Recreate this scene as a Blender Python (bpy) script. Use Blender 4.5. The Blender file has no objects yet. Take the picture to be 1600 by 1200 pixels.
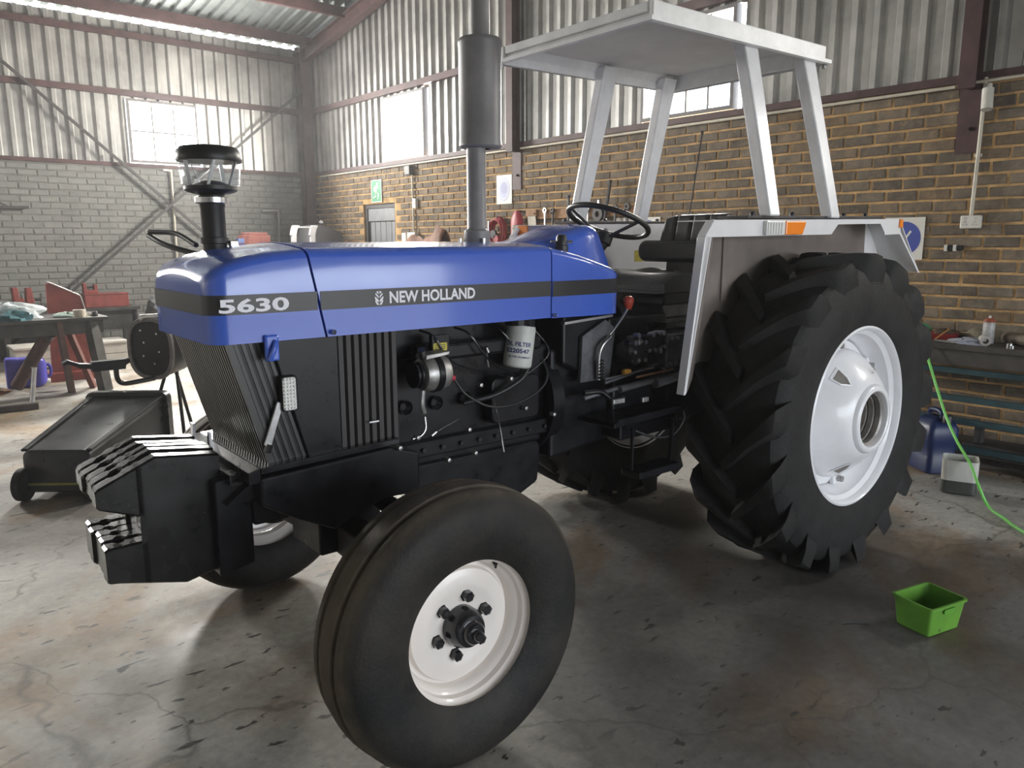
import bpy, bmesh, math, random
from mathutils import Vector, Matrix

random.seed(7)
PI = math.pi
scene = bpy.context.scene
COL = scene.collection

# ------------------------------------------------------------------ camera
cam_d = bpy.data.cameras.new('camera')
cam = bpy.data.objects.new('camera', cam_d)
COL.objects.link(cam)
cam.location = (-3.4027, -2.3842, 1.5070)
_yaw, _pitch, _roll, _f = 0.70894, 0.18267, -0.00295, 1199.8
_fw = Vector((math.sin(_yaw) * math.cos(_pitch), math.cos(_yaw) * math.cos(_pitch), -math.sin(_pitch)))
_rt = Vector((math.cos(_yaw), -math.sin(_yaw), 0))
_up = _rt.cross(_fw)
_r2 = _rt * math.cos(_roll) + _up * math.sin(_roll)
_u2 = -_rt * math.sin(_roll) + _up * math.cos(_roll)
cam.rotation_euler = Matrix((_r2, _u2, -_fw)).transposed().to_euler()
cam_d.sensor_width = 36.0
cam_d.lens = _f / 1600 * 36.0
cam_d.clip_start = 0.05
scene.camera = cam

# ------------------------------------------------------------------ world, lights, exposure
SKY = 9.0
WIN_POWER = {'right': (1050.0, 300.0, 130.0), 'back': (950.0, 750.0)}   # the low sun stands behind the far corner
world = bpy.data.worlds.new('sky')
scene.world = world
world.use_nodes = True
_bg = world.node_tree.nodes['Background']
_bg.inputs['Color'].default_value = (0.86, 0.925, 1.0, 1)
_bg.inputs['Strength'].default_value = SKY
vs = scene.view_settings
vs.view_transform = 'Standard'
vs.look = 'None'
vs.exposure = 0.0
vs.gamma = 1.0
vs.use_curve_mapping = False
scene.cycles.max_bounces = 7
scene.cycles.diffuse_bounces = 4
scene.cycles.glossy_bounces = 3
scene.cycles.transmission_bounces = 6
scene.cycles.transparent_max_bounces = 8

XW, YB, YF, XL = 2.67, 9.80, -7.0, -8.0     # right wall, back wall, front wall, left wall
BRICK_TOP = 2.59
ROOF0, SLOPE, RIDGE = 4.63, 0.165, 1.4       # eave underside at YB, slope, ridge line


def roof_z(y):
    return ROOF0 + SLOPE * (YB - y) if y > RIDGE else ROOF0 + SLOPE * (YB - RIDGE) - SLOPE * (RIDGE - y)


def area_light(name, loc, rot, sx, sy, power, color, portal=False):
    d = bpy.data.lights.new(name, 'AREA')
    d.shape = 'RECTANGLE'
    d.size, d.size_y = sx, sy
    d.energy = power
    d.color = color
    if portal:
        d.cycles.is_portal = True
    o = bpy.data.objects.new(name, d)
    o.location = loc
    o.rotation_euler = rot
    COL.objects.link(o)
    return o


# windows: (along-wall start, end, z0, z1)
WZ0, WZ1 = 2.65, 3.52
WIN_RIGHT = [(6.47, 7.51), (1.70, 2.74), (-3.10, -2.06)]
WIN_BACK = [(-0.12, 0.85), (-5.05, -4.08)]
# daylight pouring in through each window (the light stands just outside the glass)
for (y0, y1), WINDOW_W in zip(WIN_RIGHT, WIN_POWER['right']):
    area_light('daylight_window', (XW + 0.20, (y0 + y1) / 2, (WZ0 + WZ1) / 2), (0, PI / 2, 0), WZ1 - WZ0, y1 - y0, WINDOW_W, (1.0, 0.93, 0.82))
for (x0, x1), WINDOW_W in zip(WIN_BACK, WIN_POWER['back']):
    area_light('daylight_window', ((x0 + x1) / 2, YB + 0.20, (WZ0 + WZ1) / 2), (-PI / 2, 0, 0), x1 - x0, WZ1 - WZ0, WINDOW_W, (1.0, 0.95, 0.88))
DOOR_X0, DOOR_X1, DOOR_H = -3.2, 2.6, 2.5
area_light('door_portal', ((DOOR_X0 + DOOR_X1) / 2, YF - 0.05, DOOR_H / 2), (PI / 2, 0, 0), DOOR_X1 - DOOR_X0, DOOR_H, 1.0, (1, 1, 1), portal=True)

# ------------------------------------------------------------------ materials
MATS = {}


def mat(name, col, rough=0.5, metal=0.0, coat=0.0, var=0.0, scale=8.0, bump=0.0, bscale=40.0, trans=0.0, ior=1.45,
        alpha=1.0, emit=None, spec=0.5, rvar=0.0, col2=None):
    if name in MATS:
        return MATS[name]
    m = bpy.data.materials.new(name)
    m.use_nodes = True
    nt = m.node_tree
    b = nt.nodes['Principled BSDF']
    b.inputs['Base Color'].default_value = (*col, 1)
    b.inputs['Roughness'].default_value = rough
    b.inputs['Metallic'].default_value = metal
    b.inputs['Coat Weight'].default_value = coat
    b.inputs['Coat Roughness'].default_value = 0.08
    b.inputs['Transmission Weight'].default_value = trans
    b.inputs['IOR'].default_value = ior
    b.inputs['Alpha'].default_value = alpha
    b.inputs['Specular IOR Level'].default_value = spec
    if emit:
        b.inputs['Emission Color'].default_value = (*emit[0], 1)
        b.inputs['Emission Strength'].default_value = emit[1]
    tc = None
    if var or bump or rvar:
        tc = nt.nodes.new('ShaderNodeTexCoord')
    if var or rvar:
        n = nt.nodes.new('ShaderNodeTexNoise')
        n.inputs['Scale'].default_value = scale
        n.inputs['Detail'].default_value = 6
        n.inputs['Roughness'].default_value = 0.65
        nt.links.new(tc.outputs['Object'], n.inputs['Vector'])
        if var:
            r = nt.nodes.new('ShaderNodeValToRGB')
            c2 = col2 or tuple(c * (1 - var) for c in col)
            c1 = tuple(min(1, c * (1 + var * 0.6)) for c in col)
            r.color_ramp.elements[0].position = 0.35
            r.color_ramp.elements[1].position = 0.65
            r.color_ramp.elements[0].color = (*c2, 1)
            r.color_ramp.elements[1].color = (*c1, 1)
            nt.links.new(n.outputs['Fac'], r.inputs['Fac'])
            nt.links.new(r.outputs['Color'], b.inputs['Base Color'])
        if rvar:
            mr = nt.nodes.new('ShaderNodeMapRange')
            mr.inputs['From Min'].default_value = 0.3
            mr.inputs['From Max'].default_value = 0.7
            mr.inputs['To Min'].default_value = max(0.02, rough - rvar)
            mr.inputs['To Max'].default_value = min(1, rough + rvar)
            nt.links.new(n.outputs['Fac'], mr.inputs['Value'])
            nt.links.new(mr.outputs['Result'], b.inputs['Roughness'])
    if bump:
        n2 = nt.nodes.new('ShaderNodeTexNoise')
        n2.inputs['Scale'].default_value = bscale
        n2.inputs['Detail'].default_value = 5
        nt.links.new(tc.outputs['Object'], n2.inputs['Vector'])
        bp = nt.nodes.new('ShaderNodeBump')
        bp.inputs['Strength'].default_value = bump
        bp.inputs['Distance'].default_value = 0.01
        nt.links.new(n2.outputs['Fac'], bp.inputs['Height'])
        nt.links.new(bp.outputs['Normal'], b.inputs['Normal'])
    MATS[name] = m
    return m


def ramp(nt, src, stops):
    r = nt.nodes.new('ShaderNodeValToRGB')
    e = r.color_ramp.elements
    e[0].position, e[0].color = stops[0][0], (*stops[0][1], 1)
    e[1].position, e[1].color = stops[1][0], (*stops[1][1], 1)
    for p, c in stops[2:]:
        k = e.new(p)
        k.color = (*c, 1)
    nt.links.new(src, r.inputs['Fac'])
    return r.outputs['Color']


def noise(nt, vec, scale, detail=6, rough=0.6, dist=0.0):
    n = nt.nodes.new('ShaderNodeTexNoise')
    n.inputs['Scale'].default_value = scale
    n.inputs['Detail'].default_value = detail
    n.inputs['Roughness'].default_value = rough
    n.inputs['Distortion'].default_value = dist
    nt.links.new(vec, n.inputs['Vector'])
    return n.outputs['Fac']


def mix(nt, fac, a, b, mode='MIX'):
    n = nt.nodes.new('ShaderNodeMix')
    n.data_type = 'RGBA'
    n.blend_type = mode
    for s, v in ((n.inputs['Factor'], fac), (n.inputs[6], a), (n.inputs[7], b)):
        if hasattr(v, 'is_linked') or hasattr(v, 'links'):
            nt.links.new(v, s)
        elif isinstance(v, (int, float)):
            s.default_value = v
        else:
            s.default_value = (*v, 1)
    return n.outputs[2]


def mapping(nt, vec, scale, rot=(0, 0, 0)):
    n = nt.nodes.new('ShaderNodeMapping')
    n.inputs['Scale'].default_value = scale
    n.inputs['Rotation'].default_value = rot
    nt.links.new(vec, n.inputs['Vector'])
    return n.outputs['Vector']


def concrete_material():
    m = bpy.data.materials.new('oil_stained_concrete')
    m.use_nodes = True
    nt = m.node_tree
    b = nt.nodes['Principled BSDF']
    tc = nt.nodes.new('ShaderNodeTexCoord')
    v = tc.outputs['Object']
    base = ramp(nt, noise(nt, v, 1.3, 8, 0.62, 0.4), [(0.30, (0.185, 0.170, 0.150)), (0.48, (0.325, 0.309, 0.281)), (0.68, (0.445, 0.430, 0.398))])
    fine = ramp(nt, noise(nt, v, 26, 8, 0.7), [(0.3, (0.72, 0.72, 0.72)), (0.7, (1.12, 1.12, 1.12))])
    c = mix(nt, 1.0, base, fine, 'MULTIPLY')
    # brown rust / mud stains
    rust = ramp(nt, noise(nt, v, 0.75, 7, 0.6, 1.2), [(0.50, (0, 0, 0)), (0.62, (1, 1, 1))])
    c = mix(nt, rust, c, mix(nt, 1.0, c, (0.86, 0.66, 0.47), 'MULTIPLY'))
    # dark oil patches
    oil = ramp(nt, noise(nt, mapping(nt, v, (0.8, 1.25, 1), (0, 0, 0.6)), 0.55, 6, 0.55, 0.6), [(0.53, (0, 0, 0)), (0.66, (0.75, 0.75, 0.75))])
    c = mix(nt, oil, c, mix(nt, 1.0, c, (0.42, 0.41, 0.42), 'MULTIPLY'))
    # tractor shade and old oil painted into the right of the floor, ragged edge
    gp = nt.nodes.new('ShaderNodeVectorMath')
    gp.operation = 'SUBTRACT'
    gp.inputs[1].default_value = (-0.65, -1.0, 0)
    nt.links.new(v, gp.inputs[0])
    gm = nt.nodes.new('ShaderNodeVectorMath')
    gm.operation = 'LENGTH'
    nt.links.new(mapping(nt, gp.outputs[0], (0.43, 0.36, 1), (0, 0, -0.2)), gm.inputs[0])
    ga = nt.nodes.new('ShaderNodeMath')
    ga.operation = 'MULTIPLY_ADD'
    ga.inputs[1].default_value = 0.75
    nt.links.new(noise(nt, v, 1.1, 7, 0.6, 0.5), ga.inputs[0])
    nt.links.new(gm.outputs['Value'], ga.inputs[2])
    painted_shade = ramp(nt, ga.outputs[0], [(0.90, (0.85, 0.85, 0.85)), (1.30, (0, 0, 0))])
    c = mix(nt, painted_shade, c, mix(nt, 1.0, c, (0.25, 0.25, 0.262), 'MULTIPLY'))
    # small dark chips, stretched
    cv = mapping(nt, v, (0.40, 1.0, 1), (0, 0, 0.3))
    chip = ramp(nt, noise(nt, cv, 21, 3, 0.55, 0.3), [(0.635, (0, 0, 0)), (0.66, (1, 1, 1))])
    where = ramp(nt, noise(nt, v, 1.7, 3, 0.5), [(0.36, (0, 0, 0)), (0.50, (1, 1, 1))])
    chip = mix(nt, 1.0, chip, where, 'MULTIPLY')
    c = mix(nt, chip, c, (0.035, 0.032, 0.028))
    flake = ramp(nt, noise(nt, cv, 42, 4, 0.6), [(0.66, (0, 0, 0)), (0.69, (0.8, 0.8, 0.8))])
    c = mix(nt, flake, c, (0.06, 0.052, 0.045))
    # hairline cracks
    v2 = nt.nodes.new('ShaderNodeTexVoronoi')
    v2.feature = 'DISTANCE_TO_EDGE'
    v2.inputs['Scale'].default_value = 0.42
    w2 = nt.nodes.new('ShaderNodeTexNoise')
    w2.inputs['Scale'].default_value = 3.5
    w2.inputs['Detail'].default_value = 8
    nt.links.new(v, w2.inputs['Vector'])
    a2 = nt.nodes.new('ShaderNodeVectorMath')
    a2.operation = 'MULTIPLY_ADD'
    a2.inputs[1].default_value = (0.35, 0.35, 0)
    nt.links.new(w2.outputs['Color'], a2.inputs[0])
    nt.links.new(v, a2.inputs[2])
    nt.links.new(a2.outputs[0], v2.inputs['Vector'])
    crack = ramp(nt, v2.outputs['Distance'], [(0.0, (0.6, 0.6, 0.6)), (0.0018, (0, 0, 0))])
    c = mix(nt, crack, c, (0.05, 0.045, 0.04))
    nt.links.new(c, b.inputs['Base Color'])
    rr = ramp(nt, noise(nt, v, 2.2, 6, 0.6), [(0.35, (0.47, 0.47, 0.47)), (0.65, (0.70, 0.70, 0.70))])
    nt.links.new(rr, b.inputs['Roughness'])
    bp = nt.nodes.new('ShaderNodeBump')
    bp.inputs['Strength'].default_value = 0.25
    bp.inputs['Distance'].default_value = 0.006
    nt.links.new(noise(nt, v, 14, 8, 0.7), bp.inputs['Height'])
    nt.links.new(bp.outputs['Normal'], b.inputs['Normal'])
    return m


def brick_material(name, dark, light, tint):
    m = bpy.data.materials.new(name)
    m.use_nodes = True
    nt = m.node_tree
    b = nt.nodes['Principled BSDF']
    b.inputs['Roughness'].default_value = 0.9
    tc = nt.nodes.new('ShaderNodeTexCoord')
    geo = nt.nodes.new('ShaderNodeNewGeometry')
    oi = nt.nodes.new('ShaderNodeObjectInfo')
    v = geo.outputs['Position']
    n1 = noise(nt, v, 7, 8, 0.7)
    c = ramp(nt, n1, [(0.32, dark), (0.68, light)])
    s = nt.nodes.new('ShaderNodeMath')
    s.operation = 'ADD'
    nt.links.new(oi.outputs['Random'], s.inputs[0])
    nt.links.new(geo.outputs['Random Per Island'], s.inputs[1])
    fr = nt.nodes.new('ShaderNodeMath')
    fr.operation = 'FRACT'
    nt.links.new(s.outputs[0], fr.inputs[0])
    k = ramp(nt, fr.outputs[0], [(0.0, (0.70, 0.70, 0.72) if 'grey_brick' in name and 'painted' not in name else (0.9, 0.9, 0.9)), (0.5, (1.0, 1.0, 1.0)), (0.85, (1.12, 1.06, 1.0) if 'painted' not in name else (1.04, 1.04, 1.03)), (1.0, tint)])
    c = mix(nt, 1.0, c, k, 'MULTIPLY')
    smear = ramp(nt, noise(nt, v, 16, 6, 0.75), [(0.53, (0, 0, 0)), (0.70, (0.62, 0.62, 0.62))])
    c = mix(nt, smear, c, (0.36, 0.24, 0.125) if 'painted' not in name else light)
    nt.links.new(c, b.inputs['Base Color'])
    bp = nt.nodes.new('ShaderNodeBump')
    bp.inputs['Strength'].default_value = 0.5
    bp.inputs['Distance'].default_value = 0.006
    nt.links.new(noise(nt, v, 60, 6, 0.7), bp.inputs['Height'])
    nt.links.new(bp.outputs['Normal'], b.inputs['Normal'])
    return m


def glass_material():
    m = bpy.data.materials.new('window_glass')
    m.use_nodes = True
    nt = m.node_tree
    nt.nodes.remove(nt.nodes['Principled BSDF'])
    t = nt.nodes.new('ShaderNodeBsdfTransparent')
    t.inputs['Color'].default_value = (0.95, 0.96, 0.97, 1)
    g = nt.nodes.new('ShaderNodeBsdfGlossy')
    g.inputs['Roughness'].default_value = 0.05
    mx = nt.nodes.new('ShaderNodeMixShader')
    mx.inputs['Fac'].default_value = 0.06
    nt.links.new(t.outputs[0], mx.inputs[1])
    nt.links.new(g.outputs[0], mx.inputs[2])
    nt.links.new(mx.outputs[0], nt.nodes['Material Output'].inputs['Surface'])
    return m


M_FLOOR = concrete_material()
M_BRICK = brick_material('brown_grey_brick', (0.098, 0.079, 0.058), (0.240, 0.195, 0.145), (0.95, 0.80, 0.62))
M_MORTAR = mat('ochre_mortar', (0.51, 0.325, 0.150), 0.95, var=0.4, scale=5, bump=0.6, bscale=70)
M_BRICKB = brick_material('painted_grey_brick', (0.175, 0.178, 0.170), (0.225, 0.228, 0.218), (0.95, 0.97, 0.95))
M_MORTARB = mat('grey_mortar', (0.165, 0.165, 0.155), 0.95, var=0.25, scale=4, bump=0.4)
M_SHEET = mat('galvanised_sheet', (0.40, 0.395, 0.38), 0.42, 0.55, var=0.3, scale=1.6, rvar=0.1)
M_ROOF = mat('galvanised_roof', (0.24, 0.265, 0.26), 0.45, 0.5, var=0.3, scale=1.3)
M_STEEL = mat('red_oxide_steel', (0.075, 0.036, 0.036), 0.6, var=0.35, scale=6)
M_DARKSTEEL = mat('dark_painted_steel', (0.055, 0.05, 0.05), 0.55, var=0.3, scale=8)
M_GLASS = glass_material()
M_FRAMEW = mat('window_steel', (0.16, 0.15, 0.15), 0.5)
M_BLUE = mat('blue_tractor_paint', (0.056, 0.130, 0.58), 0.22, coat=0.6, rvar=0.05, scale=3)
M_BLACK = mat('satin_black_paint', (0.0075, 0.0075, 0.010), 0.34, var=0.3, scale=10, rvar=0.1, spec=0.3)
M_BLACKGL = mat('gloss_black_paint', (0.012, 0.012, 0.014), 0.22, coat=0.5, rvar=0.08, scale=9)
M_STRIPE = mat('charcoal_stripe', (0.030, 0.029, 0.031), 0.35)
M_LETTER = mat('silver_lettering', (0.80, 0.80, 0.86), 0.4)
M_RUBBER = mat('black_rubber', (0.015, 0.0145, 0.0145), 0.70, var=0.35, scale=9, bump=0.25, bscale=60, spec=0.35)
M_RUBBERF = mat('dusty_rubber', (0.024, 0.021, 0.018), 0.62, var=0.55, scale=5, col2=(0.010, 0.010, 0.010), bump=0.2, bscale=90, spec=0.3)


def dust_the_tread(m, cx, cz, r0, r1, dust):
    nt = m.node_tree
    b = nt.nodes['Principled BSDF']
    src = b.inputs['Base Color'].links[0].from_socket
    tc = nt.nodes.new('ShaderNodeTexCoord')
    mp = nt.nodes.new('ShaderNodeVectorMath')
    mp.operation = 'SUBTRACT'
    mp.inputs[1].default_value = (cx, 0, cz)
    nt.links.new(tc.outputs['Object'], mp.inputs[0])
    fl = nt.nodes.new('ShaderNodeVectorMath')
    fl.operation = 'MULTIPLY'
    fl.inputs[1].default_value = (1, 0, 1)
    nt.links.new(mp.outputs[0], fl.inputs[0])
    ln = nt.nodes.new('ShaderNodeVectorMath')
    ln.operation = 'LENGTH'
    nt.links.new(fl.outputs[0], ln.inputs[0])
    fac = ramp(nt, ln.outputs['Value'], [(r0, (0, 0, 0)), (r1, (1, 1, 1))])
    spot = ramp(nt, noise(nt, tc.outputs['Object'], 7, 7, 0.65), [(0.35, (0.35, 0.35, 0.35)), (0.65, (1, 1, 1))])
    nt.links.new(mix(nt, mix(nt, 1.0, fac, spot, 'MULTIPLY'), src, dust), b.inputs['Base Color'])


dust_the_tread(M_RUBBERF, -2.156, 0.419, 0.385, 0.412, (0.105, 0.085, 0.062))
M_WHITE = mat('white_enamel', (0.78, 0.78, 0.80), 0.32, coat=0.35, var=0.06, scale=5)
M_CREAM = mat('cream_white_enamel', (0.80, 0.74, 0.69), 0.30, coat=0.4, var=0.05, scale=6)
M_CANOPY = mat('weathered_white_paint', (0.80, 0.81, 0.82), 0.42, var=0.12, scale=6, bump=0.15, bscale=18)
M_GREYPIPE = mat('heatproof_grey_paint', (0.22, 0.212, 0.215), 0.42, var=0.15, scale=6)
M_CHROME = mat('bright_metal', (0.55, 0.55, 0.56), 0.28, 1.0, var=0.2, scale=20)
M_CAST = mat('cast_aluminium', (0.42, 0.41, 0.40), 0.45, 0.8, var=0.3, scale=25)
M_SEAT = mat('black_vinyl', (0.020, 0.020, 0.022), 0.38, bump=0.15, bscale=120)
M_PLASTIC = mat('black_plastic', (0.017, 0.017, 0.018), 0.42)
M_ORANGE = mat('orange_lens', (0.95, 0.26, 0.02), 0.25, coat=0.5)
M_CLEAR = mat('clear_lens', (0.72, 0.72, 0.70), 0.2, coat=0.4)
M_REDKNOB = mat('red_knob', (0.55, 0.07, 0.035), 0.35, coat=0.3)
M_FILTER = mat('white_filter_can', (0.56, 0.57, 0.54), 0.4, var=0.12, scale=8)
M_NAVY = mat('navy_print', (0.02, 0.03, 0.14), 0.6)
M_YELLOW = mat('yellow_decal', (0.55, 0.47, 0.05), 0.5, var=0.25, scale=60)
M_BOWL = M_GLASS


# ------------------------------------------------------------------ mesh helpers
class MB:
    def __init__(self):
        self.v, self.f = [], []

    def box(self, x0, x1, y0, y1, z0, z1):
        n = len(self.v)
        self.v += [(x0, y0, z0), (x1, y0, z0), (x1, y1, z0), (x0, y1, z0), (x0, y0, z1), (x1, y0, z1), (x1, y1, z1), (x0, y1, z1)]
        for q in ((0, 3, 2, 1), (4, 5, 6, 7), (0, 1, 5, 4), (1, 2, 6, 5), (2, 3, 7, 6), (3, 0, 4, 7)):
            self.f.append(tuple(n + i for i in q))
        return self

    def bar(self, p0, p1, w, h, up=(0, 0, 1)):
        p0, p1 = Vector(p0), Vector(p1)
        d = (p1 - p0).normalized()
        s = d.cross(Vector(up))
        if s.length < 1e-4:
            s = d.cross(Vector((1, 0, 0)))
        s.normalize()
        u = s.cross(d)
        n = len(self.v)
        for p in (p0, p1):
            for a, b in ((-1, -1), (1, -1), (1, 1), (-1, 1)):
                self.v.append(tuple(p + s * a * w / 2 + u * b * h / 2))
        for q in ((3, 2, 1, 0), (4, 5, 6, 7), (0, 1, 5, 4), (1, 2, 6, 5), (2, 3, 7, 6), (3, 0, 4, 7)):
            self.f.append(tuple(n + i for i in q))
        return self

    def prism(self, poly, axis, a, b):
        """poly: 2-D points in the other two axes (in xyz order), extruded along axis from a to b"""
        n, k = len(self.v), len(poly)
        for t in (a, b):
            for p, q in poly:
                self.v.append((t, p, q) if axis == 'x' else (p, t, q) if axis == 'y' else (p, q, t))
        self.f.append(tuple(range(n, n + k)))
        self.f.append(tuple(range(n + 2 * k - 1, n + k - 1, -1)))
        for i in range(k):
            j = (i + 1) % k
            self.f.append((n + i, n + j, n + k + j, n + k + i))
        return self

    def rings(self, rings, closed=True, cap=True, loop=False):
        n, k = len(self.v), len(rings[0])
        for r in rings:
            self.v += [tuple(p) for p in r]
        m = len(rings)
        for i in range(m if loop else m - 1):
            a, b = n + i * k, n + ((i + 1) % m) * k
            for j in range(k if closed else k - 1):
                jj = (j + 1) % k
                self.f.append((a + j, a + jj, b + jj, b + j))
        if cap and not loop:
            self.f.append(tuple(range(n + k - 1, n - 1, -1)))
            self.f.append(tuple(range(n + (m - 1) * k, n + m * k)))
        return self

    def tube(self, pts, r, n=10, cap=True):
        pts = [Vector(p) for p in pts]
        rr = r if isinstance(r, (list, tuple)) else [r] * len(pts)
        t0 = (pts[1] - pts[0]).normalized()
        ref = Vector((0, 0, 1)) if abs(t0.z) < 0.9 else Vector((1, 0, 0))
        s = t0.cross(ref).normalized()
        rings = []
        for i, p in enumerate(pts):
            t = (pts[min(i + 1, len(pts) - 1)] - pts[max(i - 1, 0)]).normalized()
            s = (s - t * s.dot(t)).normalized()
            u = t.cross(s)
            rings.append([p + (s * math.cos(2 * PI * j / n) + u * math.sin(2 * PI * j / n)) * rr[i] for j in range(n)])
        return self.rings(rings, True, cap)

    def lathe(self, prof, origin, axis='z', n=32, cap=False, closed=False):
        """prof: (radius, height along axis)"""
        o = Vector(origin)
        rings = []
        for r, h in prof:
            ring = []
            for j in range(n):
                a = 2 * PI * j / n
                c, s = math.cos(a) * r, math.sin(a) * r
                ring.append(o + (Vector((c, s, h)) if axis == 'z' else Vector((c, h, s)) if axis == 'y' else Vector((h, c, s))))
            rings.append(ring)
        return self.rings(rings, True, cap, closed)

    def poly(self, pts):
        n = len(self.v)
        self.v += [tuple(p) for p in pts]
        self.f.append(tuple(range(n, n + len(pts))))
        return self

    def mesh(self, name, smooth=0, recalc=True, merge=False):
        me = bpy.data.meshes.new(name)
        me.from_pydata(self.v, [], self.f)
        if recalc:
            bm = bmesh.new()
            bm.from_mesh(me)
            if merge:
                bmesh.ops.remove_doubles(bm, verts=bm.verts, dist=1e-5)
            bmesh.ops.recalc_face_normals(bm, faces=bm.faces)
            bm.to_mesh(me)
            bm.free()
        if smooth:
            for p in me.polygons:
                p.use_smooth = True
            me.set_sharp_from_angle(angle=math.radians(smooth))
        return me

    def build(self, name, m, parent=None, smooth=0, bevel=0.0, seg=2, merge=False, recalc=True):
        me = self.mesh(name, smooth, recalc, merge)
        return link(name, me, m, parent, bevel, seg)


def link(name, me, m, parent=None, bevel=0.0, seg=2):
    if m is not None and not me.materials:
        me.materials.append(m)
    o = bpy.data.objects.new(name, me)
    COL.objects.link(o)
    if parent is not None:
        o.parent = parent
    if bevel:
        b = o.modifiers.new('bevel', 'BEVEL')
        b.width = bevel
        b.segments = seg
        b.limit_method = 'ANGLE'
        b.angle_limit = math.radians(35)
        b.harden_normals = False
    return o


def tag(o, label, cat, group=None):
    o['label'] = label
    o['category'] = cat
    if group:
        o['group'] = group
    return o


def thing(name, label, cat, loc=(0, 0, 0), rz=0.0, group=None):
    o = bpy.data.objects.new(name, None)
    o.empty_display_size = 0.1
    o.location = loc
    o.rotation_euler = (0, 0, rz)
    COL.objects.link(o)
    return tag(o, label, cat, group)


def struct(name, mb, m, parent=None, **k):
    o = mb.build(name, m, parent, **k)
    if parent is None:
        o['kind'] = 'structure'
    return o


def copy_of(o, parent=None, loc=None):
    c = o.copy()
    COL.objects.link(c)
    c.parent = parent
    if loc is not None:
        c.location = loc
    return c


def arc(cx, cy, r, a0, a1, n, rx=None):
    rx = rx or r
    return [(cx + rx * math.cos(a0 + (a1 - a0) * i / n), cy + r * math.sin(a0 + (a1 - a0) * i / n)) for i in range(n + 1)]


def rrect(x0, x1, y0, y1, r, n=4):
    return (arc(x1 - r, y1 - r, r, 0, PI / 2, n) + arc(x0 + r, y1 - r, r, PI / 2, PI, n)
            + arc(x0 + r, y0 + r, r, PI, 1.5 * PI, n) + arc(x1 - r, y0 + r, r, 1.5 * PI, 2 * PI, n))


def smoothcurve(pts, n=8):
    """Catmull-Rom through the points"""
    P = [Vector(p) for p in pts]
    P = [P[0] * 2 - P[1]] + P + [P[-1] * 2 - P[-2]]
    out = []
    for i in range(1, len(P) - 2):
        a, b, c, d = P[i - 1], P[i], P[i + 1], P[i + 2]
        for k in range(n):
            t = k / n
            out.append(0.5 * ((2 * b) + (c - a) * t + (2 * a - 5 * b + 4 * c - d) * t * t + (3 * b - a - 3 * c + d) * t ** 3))
    out.append(P[-2])
    return out


def text_polys(body, bold=0.0):
    """flat text as (verts, faces) scaled to the unit box"""
    cu = bpy.data.curves.new('lettering', 'FONT')
    cu.body = body
    cu.size = 1.0
    cu.offset = bold
    cu.resolution_u = 3
    o = bpy.data.objects.new('lettering', cu)
    COL.objects.link(o)
    dg = bpy.context.evaluated_depsgraph_get()
    me = o.evaluated_get(dg).to_mesh()
    v = [tuple(x.co) for x in me.vertices]
    f = [tuple(p.vertices) for p in me.polygons]
    o.evaluated_get(dg).to_mesh_clear()
    bpy.data.objects.remove(o)
    bpy.data.curves.remove(cu)
    x0, x1 = min(p[0] for p in v), max(p[0] for p in v)
    y0, y1 = min(p[1] for p in v), max(p[1] for p in v)
    return [((p[0] - x0) / (x1 - x0), (p[1] - y0) / (y1 - y0)) for p in v], f

# ================================================================== the shed
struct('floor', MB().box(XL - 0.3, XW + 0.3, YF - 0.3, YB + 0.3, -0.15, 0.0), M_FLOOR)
struct('ground', MB().box(-30, 25, -32, 30, -0.35, -0.16), mat('yard_gravel', (0.30, 0.26, 0.21), 0.95, var=0.3, scale=2))


def brick_mesh(i, L=0.217, H=0.069, D=0.008):
    """brick face standing D proud of the mortar, local x along the wall, y out of the wall (negative = room side), z up"""
    rnd = random.Random(100 + i)
    j = lambda s: rnd.uniform(-s, s)
    b = []
    for x, z in ((0, 0), (L, 0), (L, H), (0, H)):
        b.append((x + j(0.004), z + j(0.0035)))
    c = 0.005
    ins = []
    for k, (x, z) in enumerate(b):
        sx = 1 if x < L / 2 else -1
        sz = 1 if z < H / 2 else -1
        ins.append((x + sx * (c + abs(j(0.003))), z + sz * (c + abs(j(0.003)))))
    m = MB()
    for ring, y in ((b, 0.010), (b, -D + 0.004), (ins, -D - abs(j(0.003)))):
        m.v += [(x, y + (j(0.0015) if y < 0 else 0), z) for x, z in ring]
    for a in (0, 4):
        for k in range(4):
            m.f.append((a + k, a + (k + 1) % 4, a + 4 + (k + 1) % 4, a + 4 + k))
    m.f.append((8, 9, 10, 11))
    return m


def brick_wall(wall, spots, meshes, matl, rot, n_single):
    """spots: (rank, position, mesh index, length scale); the n_single largest in view are pieces of their own"""
    spots.sort(key=lambda s: s[0])
    data = []
    for mb in meshes:
        me = mb.mesh('brick')
        me.materials.append(matl)
        data.append(me)
    for _, p, i, sx in spots[:n_single]:
        o = bpy.data.objects.new('brick', data[i])
        o.location, o.rotation_euler, o.scale = p, (0, 0, rot), (sx, 1, 1)
        COL.objects.link(o)
        o.parent = wall
    rest = MB()
    c, s = math.cos(rot), math.sin(rot)
    for _, p, i, sx in spots[n_single:]:
        n = len(rest.v)
        for x, y, z in meshes[i].v:
            x *= sx
            rest.v.append((p[0] + c * x - s * y, p[1] + s * x + c * y, p[2] + z))
        rest.f += [tuple(n + q for q in f) for f in meshes[i].f]
    o = rest.build('brickwork', matl, wall)
    o['kind'] = 'stuff'


COURSE, MODULE = 0.0855, 0.234
NC = int(BRICK_TOP / COURSE)
bricks = [brick_mesh(i) for i in range(7)]
DOOR_Y0, DOOR_Y1, DOOR_TOP = 7.26, 8.15, 2.07

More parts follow.
